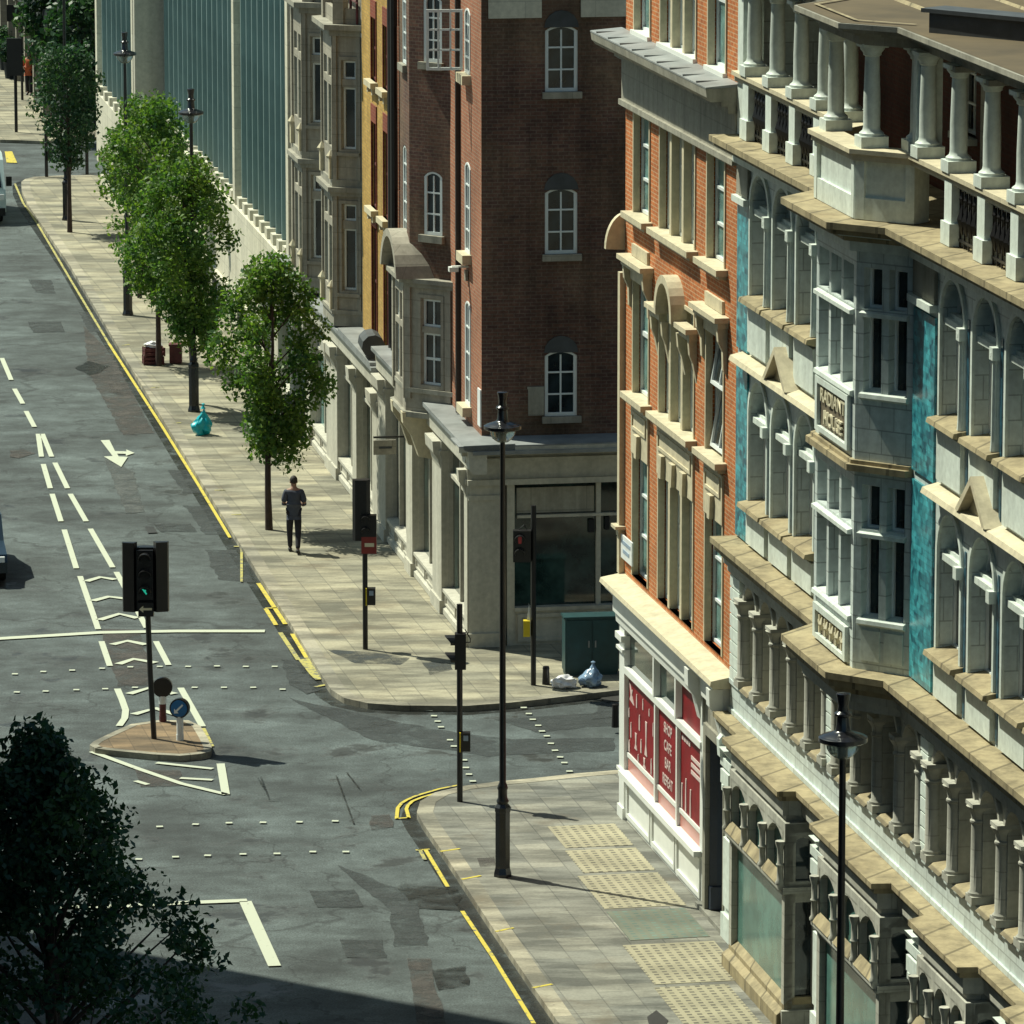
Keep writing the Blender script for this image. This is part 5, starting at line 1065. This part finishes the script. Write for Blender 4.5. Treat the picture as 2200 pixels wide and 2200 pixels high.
# far traffic lights at the second side street
for (u, v, vt, z0, z1, lab) in ((35, 284, 150, 162, 82, 'far traffic light with a broad black head beyond the second side street'), (100, 380, 262, 345, 318, 'plain dark signal pole on the kerb corner left of the far tree'), (187, 375, 262, 0, 0, 'plain dark signal pole on the kerb corner right of the far tree')):
    p = fitted(u, v); o = thing('signal_pole', lab, 'traffic light', p); f = lambda v_: height_at(p, v_) - .12
    MB().tube([(0, 0, 0), (0, 0, f(vt))], .06, 8).build('pole', 'black_iron', o)
    if z1: b = MB(); b.box(-.3 if u < 50 else .05, .25 if u < 50 else .2, -.12, .1, f(z0), f(z1)); b.build('signal_head' if u < 50 else 'button_box', 'black_iron', o)
p = fitted(48, 215); o = thing('road_sign', 'wide dark back of a road sign on a post among the far clipped trees', 'sign', p); f = lambda v_: height_at(p, v_) - .12
MB().tube([(0, 0, 0), (0, 0, f(12))], .05, 8).build('post', 'black_iron', o); MB().box(-.55, .5, -.05, .02, f(46), f(10)).build('sign_panel', 'rubber', o)
# keep-left signs on the island
def keep_left(u, v, vt, label, facing, hasface):
    p = fitted(u, v); o = thing('keep_left_sign', label, 'road sign', p, 0, 'round signs on the traffic island'); f = lambda v_: height_at(p, v_) - .12; zc = (f(vt) + f(vt + 42)) / 2; r = (f(vt) - f(vt + 42)) / 2
    MB().tube([(0, 0, .12), (0, 0, zc - r * .85)], .068, 12).tube([(0, 0, 0), (0, 0, .12)], .075, 12).build('post', 'sign_white' if hasface else 'crate_maroon', o, smooth=True)
    if not hasface: MB().tube([(0, 0, zc - r - .14), (0, 0, zc - r + .02)], .078, 12).build('post_band', 'sign_white', o)
    xf = Matrix.Translation((0, 0, zc)) @ Matrix.Rotation(facing, 4, 'Z')
    d_ = MB(xf).py(disc(r, 24), -.06, .06).build('sign_case', 'black_iron', o)
    if hasface:
        MB(xf).py(disc(r * .84, 24), -.075, -.06).build('sign_face', 'sign_blue', d_)
        a = MB(xf); k = r * .62; a.py([(-k * .8, -k * .8), (-k * .05, -k * .75), (-k * .28, -k * .5), (k * .75, k * .55), (k * .55, k * .75), (-k * .5, -k * .28), (-k * .75, -k * .05)], -.085, -.075); a.build('sign_arrow', 'sign_white', d_)
keep_left(387, 1590, 1500, 'keep-left sign with a blue face and white arrow on a white post', R(-12), True)
keep_left(350, 1550, 1455, 'dark back of a round sign on a short banded post behind the traffic light', R(180), False)
# bollards, cabinet, bags, crates
o = thing('bollard', 'short black bollard beside the white rubbish bag', 'bollard', fitted(1173, 1470)); MB().lathe([(.085, 0), (.08, .1), (.07, .3), (.075, .34), (.06, .38), (.01, .39)], seg=12).build('post', 'black_iron', o, smooth=True)
o = thing('bollard', 'dark stub post at the kerb just left of the white shopfront', 'bollard', fitted(1322, 1562)); MB().lathe([(.08, 0), (.075, .05), (.065, .42), (.07, .46), (.01, .48)], seg=12).build('post', 'black_iron', o, smooth=True)
o = thing('utility_cabinet', 'dark green double-door utility cabinet against the grey shopfront', 'cabinet', fitted(1262, 1447), R(8)); b = MB(); b.box(-.5, .62, -.2, .25, .08, 1.22); b.box(-.48, .6, -.17, .22, 0, .08); b.build('body', 'cabinet_green', o)
MB().px([(-.23, 1.22), (-.23, 1.25), (.0, 1.29), (.28, 1.25), (.28, 1.22)], -.53, .65).build('lid', 'cabinet_green', o)
for a, c in ((-.46, .05), (.08, .58)): d_ = MB().box(a, c, -.215, -.2, .14, 1.17).build('door', 'cabinet_green', o); MB().box(c - .07 if a < 0 else a + .04, c - .04 if a < 0 else a + .07, -.24, -.215, .6, .74).build('door_handle', 'lead', d_)
def bag(name, label, p, r, mat, sd, knot=True, fl=.35):
    o = thing(name, label, 'bag', p); b = MB(); b.blob((0, 0, r[2] * (1 - fl)), r, 36, 24, .2, sd, fl)
    b.v = [(x + .035 * mnoise.noise(Vector((x * 11, y * 11, z * 7 + sd))), y + .035 * mnoise.noise(Vector((y * 11, z * 11, x * 7 + sd))), max(0, z * (1 + (.15 if knot else 0) * max(0, z - r[2]) / r[2]))) for x, y, z in b.v]
    if knot: b.v = [(x * (1 - .62 * max(0, z / r[2] - .9)) + .05 * max(0, z / r[2] - .8), y * (1 - .62 * max(0, z / r[2] - .9)), z) for x, y, z in b.v]
    b.build('sack', mat, o, smooth=True)
    zt_ = max(q[2] for q in b.v)
    if knot: MB().lathe([(.07, -.06), (.03, .0), (.025, .02), (.05, .06), (.02, .08)], (.05, 0, zt_ - .02), 7).build('knot', mat, o)
bag('rubbish_bag', 'slumped white rubbish bag on the corner pavement', fitted(1213, 1477), (.26, .2, .15), 'bag_white', 3, False)
bag('rubbish_bag', 'tied blue-grey rubbish bag in the shade of the cabinet', fitted(1269, 1474), (.24, .22, .21), 'bag_blue', 8, True, .2)
bag('rubbish_bag', 'bright turquoise rubbish bag at the foot of a street lamp', fitted(433, 934), (.25, .23, .30), 'bag_teal', 5, True, .1)
p = fitted(333, 782)
for k, (dx, dz, lab) in enumerate(((-.0, 0, 'lower dark red crate in a stack leaning on a kerb tree'), (.02, .24, 'upper dark red crate in the stack by a kerb tree'))):
    o = thing('crate', lab, 'crate', p + Vector((dx - .05, 0, dz)), R(10 + 4 * k)); b = MB()
    for j in range(2):
        for q in ((-.28, .28, -.2, -.18), (-.28, .28, .18, .2), (-.28, -.26, -.18, .18), (.26, .28, -.18, .18)): b.box(*q, .02 + j * .115, .10 + j * .115)
    for sx in (-.27, .27):
        for sy in (-.185, .185): b.box(sx - .02, sx + .02, sy - .02, sy + .02, 0, .235)
    b.box(-.26, .26, -.18, .18, .01, .03); b.build('slats', 'crate_maroon', o)
bag('paper_sack', 'crumpled pale sack lying on top of the dark red crates', p + Vector((-.04, 0, .475)), (.22, .17, .1), 'bag_white', 11, False)
o = thing('litter_bin', 'short dark litter box behind the crates under the trees', 'bin', fitted(378, 780)); b = MB(); b.box(-.17, .17, -.17, .17, .02, .5).box(-.19, .19, -.19, .19, .5, .55); b.build('body', 'crate_maroon', o)
# black sandwich boards outside the shops
for k, (u, v) in enumerate(((628, 925), (652, 938))):
    o = thing('sandwich_board', ('dark folding board standing by the shop door, the farther of two', 'dark folding board standing by the shop door, the nearer of two')[k], 'sign board', fitted(u, v), R(15)); 
    MB().px([(-.22, 0), (-.18, 0), (.02, .95), (-.02, .95)], -.28, .28).build('front_panel', 'slate', o); MB().px([(.22, 0), (.18, 0), (-.0, .95), (.04, .95)], -.28, .28).build('rear_panel', 'slate', o)
# projecting sign over the far shops
hs = thing('hanging_sign', 'pale projecting sign board with a dark line of lettering over the far shops', 'sign', FW_O + Vector((0, 0, 0)), FW_A)
xq = -9.75; bd = MB().box(xq, xq + .08, -.66, -.14, 2.62, 2.95).build('board', 'stone_grey', hs); MB().box(xq + .08, xq + .09, -.54, -.24, 2.76, 2.81).build('line_mark', 'slate', bd); MB().box(xq + .02, xq + .06, -.66, .05, 3.0, 3.04).build('bracket', 'black_iron', hs)
# white van and dark car, mostly out of shot on the left
v_ = G(14, 486); o = thing('white_van', 'white van nosing in at the left edge with a black wing mirror', 'van', (v_.x - 1.0, v_.y + .2, 0), R(11))
b = MB(); b.px([(0, .42), (-.02, .85), (.12, 1.15), (.75, 2.05), (1.1, 2.25), (5.2, 2.3), (5.3, .42)], -.98, .98); b.build('body', 'van_white', o)
MB().px([(.16, 1.2), (.74, 2.0), (.75, 1.98), (.18, 1.18)], -.86, .86).add([(-.86, .13, 1.21), (.86, .13, 1.21), (.8, .71, 2.0), (-.8, .71, 2.0)], [(0, 1, 2, 3)]).build('windscreen', 'glass', o)
for sx in (-.99, .985): MB().px([(.45, 1.25), (.95, 1.95), (1.7, 1.95), (1.7, 1.25)], sx, sx + .006).build('side_window', 'glass', o)
for sx in (-1, 1): MB().box(sx * 1.02 - .02 + .12 * (sx > 0) - .06, sx * 1.02 + .2 * (sx > 0) - .02 + .06 * (sx < 0) + .04, .55, .68, 1.2, 1.5).build('wing_mirror', 'rubber', o)
for sx in (-.75, .75): MB().box(sx - .17, sx + .17, -.04, .04, .82, 1.0).build('headlight', 'sign_white', o)
MB().box(-.95, .95, -.06, .02, .3, .55).build('bumper', 'rubber', o)
for sx in (-.92, .78):
    for yy in (.9, 4.2): w_ = MB().px([(yy + .33 * c, .33 + .33 * s) for c, s in disc(1, 16)], sx, sx + .16).build('wheel', 'rubber', o); MB().px([(yy + .18 * c, .33 + .18 * s) for c, s in disc(1, 12)], sx + (.155 if sx > 0 else -.01), sx + (.17 if sx > 0 else .005)).build('rim', 'lead', w_)
v_ = G(24, 1262); o = thing('parked_car', 'dark blue car cut off by the left edge of the road', 'car', (v_.x - .92, v_.y, 0), R(9.5))
b = MB(); b.px([(0, .3), (-.05, .55), (.05, .72), (.9, .88), (1.55, 1.36), (2.9, 1.42), (3.7, .98), (4.1, .9), (4.15, .35)], -.84, .84); b.build('body', 'car_blue', o)
MB().add([(-.7, .95, .93), (.7, .95, .93), (.62, 1.5, 1.33), (-.62, 1.5, 1.33)], [(0, 1, 2, 3)]).build('windscreen', 'glass', o)
for sx in (-.845, .84): MB().px([(1.15, .95), (1.6, 1.3), (2.85, 1.34), (3.4, .98)], sx, sx + .006).build('side_window', 'glass', o)
for sx in (-.62, .62): MB().box(sx - .16, sx + .16, -.07, .02, .56, .68).build('headlight', 'sign_white', o)
for sx in (-.83, .68):
    for yy in (.8, 3.3): w_ = MB().px([(yy + .31 * c, .31 + .31 * s) for c, s in disc(1, 16)], sx, sx + .17).build('wheel', 'rubber', o); MB().px([(yy + .19 * c, .31 + .19 * s) for c, s in disc(1, 12)], sx + (.165 if sx > 0 else -.01), sx + (.18 if sx > 0 else .005)).build('rim', 'lead', w_)
# ================================================================== PEOPLE
def skin(name, pts, edges, rad, mat, parent, sub=2):
    me = bpy.data.meshes.new('sk'); me.from_pydata(pts, edges, []); o = bpy.data.objects.new('sk', me); col.objects.link(o)
    sm = o.modifiers.new('s', 'SKIN'); sm.use_smooth_shade = True; sm.branch_smoothing = .3
    for i, r_ in enumerate(rad):
        sv = me.skin_vertices[0].data[i]; sv.radius = r_ if isinstance(r_, tuple) else (r_, r_)
    me.skin_vertices[0].data[0].use_root = True
    ss = o.modifiers.new('u', 'SUBSURF'); ss.levels = sub; ss.render_levels = sub
    bpy.context.view_layer.update()
    m2 = bpy.data.meshes.new_from_object(o.evaluated_get(bpy.context.evaluated_depsgraph_get())); bpy.data.objects.remove(o)
    m2.materials.clear(); m2.materials.append(MATS[mat]); q = put(name, m2, parent); return q
def person(p, rz, label, top, legs, h=1.76, stride=.16, arms='front', hairlen=.0):
    k = h / 1.76
    S_ = lambda l: [(x * k, y * k, z * k) for x, y, z in l]
    # facing +y (away); x to the right.  one vertex per joint
    J = [(0, 0, .96), (0, .01, 1.12), (0, .02, 1.32), (0, .0, 1.45), (0, .02, 1.53), (0, .035, 1.62), (0, .03, 1.72),
         (-.17, .0, 1.42), (-.235, -.02, 1.16), (-.20, .17, 1.08), (-.12, .27, 1.14), (.17, .0, 1.42), (.245, -.03, 1.15), (.21, .16, 1.06), (.13, .26, 1.13),
         (-.085, 0, .90), (-.10, stride * .35 + .03, .50), (-.09, stride * .55, .09), (-.10, stride * .55 + .14, .035), (.085, 0, .90), (.095, -stride * .3 + .04, .50), (.085, -stride, .12), (.10, -stride + .12, .035)]
    if arms == 'hip': J[8] = (-.33, -.05, 1.17); J[9] = (-.19, .08, 1.03); J[10] = (-.13, .14, 1.02)
    E_ = [(0, 1), (1, 2), (2, 3), (3, 4), (4, 5), (5, 6), (3, 7), (7, 8), (8, 9), (9, 10), (3, 11), (11, 12), (12, 13), (13, 14), (0, 15), (15, 16), (16, 17), (17, 18), (0, 19), (19, 20), (20, 21), (21, 22)]
    r_ = [.13, .125, .14, .09, .052, .082, .066, .06, .045, .034, .026, .06, .045, .034, .026, .085, .056, .037, .034, .085, .056, .037, .034]
    o = skin('person', S_(J), E_, [q * k for q in r_], 'skin', None); o.location = p; o.rotation_euler = (0, 0, rz); tag(o, label, 'person')
    t = [0, 1, 2, 3, 7, 8, 11, 12]; mp = {a: i for i, a in enumerate(t)}
    JT = [J[a] for a in t] + [(J[8][0] * .98, J[8][1] + .03, J[8][2] - .02), (J[12][0] * .98, J[12][1] + .03, J[12][2] - .02), (0, 0, .88)]
    ET = [(mp[a], mp[b]) for a, b in E_ if a in mp and b in mp] + [(mp[0], 10)]
    skin('shirt', S_(JT), ET, [k * q for q in (.172, .165, .178, .085, .088, .075, .088, .075, .06, .06, .165)], top, o)
    lg = [0, 15, 16, 17, 19, 20, 21]; ml = {a: i for i, a in enumerate(lg)}
    JL = [J[a] for a in lg]; JL[0] = (0, 0, .93)
    skin('trousers', S_(JL), [(ml[a], ml[b]) for a, b in E_ if a in ml and b in ml], [k * q for q in (.145, .105, .078, .055, .105, .078, .055)], legs, o)
    for a, b in ((17, 18), (21, 22)):
        c = MB(); A_, B_ = Vector(J[a]) * k, Vector(J[b]) * k; c.tube([A_ + Vector((0, -.07, -.045)), A_ + Vector((0, 0, -.035)), B_ + Vector((0, 0, .0)), B_ + Vector((0, .06, -.008))], [.042, .05, .045, .02], 8); c.build('shoe', 'shoe', o, smooth=True)
    c = MB(); hp = Vector(J[6]) * k; c.blob((hp.x, hp.y - .012, hp.z - .035 * k), (.088 * k, .104 * k, .10 * k), 14, 9, .04, 2)
    if hairlen: c.blob((hp.x, hp.y - .06, hp.z - .2 * k), (.085 * k, .06 * k, .18 * k), 12, 8, .05, 4)
    c.build('hair', 'hair', o, smooth=True)
    f = MB(); fc = Vector(J[5]) * k
    for sx in (-1, 1): f.blob((fc.x + sx * .078 * k, fc.y + .0, fc.z + .01), (.014, .028, .035), 8, 6, 0)
    f.blob((fc.x, fc.y + .1 * k, fc.z), (.016, .026, .024), 8, 6, 0); f.build('ears_and_nose', 'skin', o, smooth=True)
    for j0, j1 in ((9, 10), (13, 14)):                              # hands: palm, four fingers and a thumb curled in front
        A_, B_ = Vector(J[j0]) * k, Vector(J[j1]) * k; d = (B_ - A_).normalized(); sd = d.cross(Vector((0, 0, 1))).normalized(); dn = sd.cross(d)
        hpts = [tuple(A_ + d * .08), tuple(B_ + d * .03)]; he = [(0, 1)]; hr = [.024, .03]
        for q in range(4):
            b0 = B_ + d * .055 + sd * (.026 - .017 * q); ln = (.032, .037, .034, .026)[q]; i0 = len(hpts)
            hpts += [tuple(b0), tuple(b0 + d * ln - dn * .004), tuple(b0 + d * ln * 1.5 - dn * .025)]; he += [(1, i0), (i0, i0 + 1), (i0 + 1, i0 + 2)]; hr += [.0095, .0085, .0075]
        i0 = len(hpts); b0 = B_ + d * .01 + sd * .038; hpts += [tuple(b0), tuple(b0 + d * .04 + sd * .02 - dn * .01)]; he += [(1, i0), (i0, i0 + 1)]; hr += [.011, .009]
        skin('hand', hpts, he, hr, 'skin', o, 1)
    return o
person(fitted(632, 1187), R(2), 'man in a grey shirt and dark trousers walking away on the far pavement', 'cloth_grey', 'cloth_dark', 1.78, .27)
person(fitted(63, 204), R(170), 'distant pedestrian in an orange top and dark trousers beyond the second side street', 'cloth_orange', 'cloth_dark', 1.72, .12, 'hip', .1)
# ================================================================== TREES
def leaves(name, centres, n, size, mat, parent, seed, up=.35):
    r = np.random.default_rng(seed); C_ = np.array([c[:3] for c in centres]); Rr = np.array([c[3] for c in centres]); wgt = Rr ** 2.2; wgt /= wgt.sum()
    idx = r.choice(len(C_), n, p=wgt); d = r.normal(size=(n, 3)); d /= np.linalg.norm(d, axis=1)[:, None]; rad = Rr[idx] * (.25 + 1.0 * r.random(n) ** .7)
    P = C_[idx] + d * rad[:, None]
    nrm = r.normal(size=(n, 3)); nrm[:, 2] += up; nrm += d * .5; nrm /= np.linalg.norm(nrm, axis=1)[:, None]
    a = np.cross(nrm, r.normal(size=(n, 3))); a /= np.linalg.norm(a, axis=1)[:, None]; b = np.cross(nrm, a)
    s = size * (.6 + .8 * r.random(n))[:, None]
    q = np.stack([P - a * s * .62, P + b * s * .36 + nrm * s * .08, P + a * s * .62, P - b * s * .36 + nrm * s * .08], axis=1).reshape(-1, 3)
    me = bpy.data.meshes.new(name); me.vertices.add(4 * n); me.vertices.foreach_set('co', q.ravel()); me.loops.add(4 * n); me.loops.foreach_set('vertex_index', np.arange(4 * n)); me.polygons.add(n); me.polygons.foreach_set('loop_start', np.arange(n) * 4); me.polygons.foreach_set('loop_total', np.full(n, 4)); me.update(); me.validate()
    me.materials.append(MATS[mat]); return put(name, me, parent)
def tree(name, label, p, h, r, z0, seed, n, leaf=.12, mat='leaf', cat='tree', trunk=.06, group=None, ox=0, oy=0, lean=0, top=.25):
    o = thing(name, label, cat, p, 0, group); rr = random.Random(seed)
    b = MB(); pts = [(0, 0, 0), (lean * .2, 0, z0 * .5), (lean * .5 + ox * .3, oy * .3, z0), (ox, oy, z0 + (h - z0) * .55), (ox * 1.05, oy, h * .96)]
    b.tube(pts, [trunk * 1.25, trunk, trunk * .9, trunk * .5, trunk * .12], 8)
    cen = []; N_ = 54
    for k in range(N_):
        t = (k + .5) / N_; z = z0 + (h - z0) * (t ** .9)
        prof = max(.12, math.sin(math.pi * (.10 + .86 * t))) ** .62 * (.5 + .5 * min(1, t / .38)) * (1 - top * max(0, t - .45))
        a = k * 2.399 + rr.uniform(-.5, .5); q = r * prof * rr.choice((.25, .55, .72, .85, .95, 1.02)); cr = r * rr.uniform(.17, .36)
        x, y = ox + q * math.cos(a), oy + q * math.sin(a); cen.append((x, y, z, cr))
        if k % 2 == 0:
            zb_ = max(z0 * .8, z - .35 * r - q * .5); tt = min(1, max(0, (zb_ - z0) / max(.01, h - z0)))
            b.tube([(ox * tt, oy * tt, zb_), (ox * tt + (x - ox * tt) * .5, oy * tt + (y - oy * tt) * .5, zb_ + (z - zb_) * .62), (x, y, z)], [trunk * .32, trunk * .2, trunk * .06], 5)
    b.build('trunk', 'bark', o, smooth=True); leaves('crown', cen, n, leaf, mat, o, seed); return o
gk = 'young street trees along the far kerb'
tree('street_tree', 'nearest kerb tree, rounded green crown on a slim trunk behind the walking man', fitted(578, 1138), 6.3, 1.36, 1.85, 11, 12500, .10, group=gk, lean=-.1, ox=.12, trunk=.075)
tree('street_tree', 'second kerb tree, bushy crown hiding the lamp column above the turquoise bag', fitted(417, 868), 6.5, 1.42, 1.9, 23, 12500, .105, group=gk, ox=-.15, oy=-1.25, trunk=.10)
tree('street_tree', 'taller kerb tree rising from the dark red crates', fitted(341, 786), 7.3, 1.45, 2.1, 37, 9500, .11, group=gk, ox=.0, trunk=.07)
tree('street_tree', 'kerb tree crown farther back beside the lamp by the glass office', fitted(300, 640), 5.9, 1.15, 1.9, 41, 5500, .115, group=gk, ox=.0)
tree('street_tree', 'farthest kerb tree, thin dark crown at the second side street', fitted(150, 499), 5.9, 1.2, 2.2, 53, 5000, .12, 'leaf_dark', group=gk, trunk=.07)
tree('shrub', 'small leafy shrub in the planting pit behind the crates', fitted(448, 785), 1.6, .42, .5, 61, 1100, .11, cat='shrub', trunk=.05)
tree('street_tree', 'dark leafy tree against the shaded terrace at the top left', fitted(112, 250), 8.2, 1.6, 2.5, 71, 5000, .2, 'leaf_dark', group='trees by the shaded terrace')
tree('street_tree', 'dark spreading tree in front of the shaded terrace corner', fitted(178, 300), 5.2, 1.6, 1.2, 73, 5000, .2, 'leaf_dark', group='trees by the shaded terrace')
# foreground tree
lt = thing('large_tree', 'big dark green tree in deep shade at the lower left corner', 'tree', (-4.85, 60, .12)); rr = random.Random(5); b = MB(); cen = []
b.tube([(0, 0, 0), (.05, 0, 4), (0, 0, 8), (-.1, 0, 10.5), (-.15, 0, 11.7)], [.2, .16, .11, .05, .015], 8)
for k in range(330):
    z = 6.6 + 5.2 * (k / 330) ** .8; q = (.04 + (11.95 - z) * .64) * rr.choice((.3, .55, .75, .9, 1.0, 1.08)); a = k * 2.399 + rr.uniform(-.6, .6)
    x, y = -.12 + q * math.cos(a), q * math.sin(a); cen.append((x, y, z, rr.uniform(.10, .30)))
    if k % 3 == 0: zb_ = z - .3 - q * .55; b.tube([(-.05, 0, zb_), (x * .5, y * .5, zb_ + (z - zb_) * .6), (x, y, z + .1)], [.035, .02, .006], 5)
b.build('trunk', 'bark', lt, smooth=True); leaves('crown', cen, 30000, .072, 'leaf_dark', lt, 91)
# clipped topiary along the far shops
for k, (u, v, vt, r_) in enumerate(((10, 150, 60, .42), (22, 168, 82, .45), (64, 175, 112, .40), (85, 200, 136, .40), (72, 95, 50, .28), (82, 103, 60, .28), (90, 110, 68, .28), (105, 120, 78, .3), (122, 160, 100, .32))):
    p = fitted(u, v); hz = height_at(p, vt) - .12; o = thing('topiary', 'clipped round evergreen in planter, ' + ('leftmost behind the far traffic light', 'second behind the far traffic light', 'left of the distant pedestrian', 'right of the distant pedestrian', 'farthest along the dark pilasters', 'second along the dark pilasters', 'third along the dark pilasters', 'fourth along the dark pilasters', 'nearest the dark terrace corner')[k], 'topiary', p, 0, 'clipped evergreens along the far shop row')
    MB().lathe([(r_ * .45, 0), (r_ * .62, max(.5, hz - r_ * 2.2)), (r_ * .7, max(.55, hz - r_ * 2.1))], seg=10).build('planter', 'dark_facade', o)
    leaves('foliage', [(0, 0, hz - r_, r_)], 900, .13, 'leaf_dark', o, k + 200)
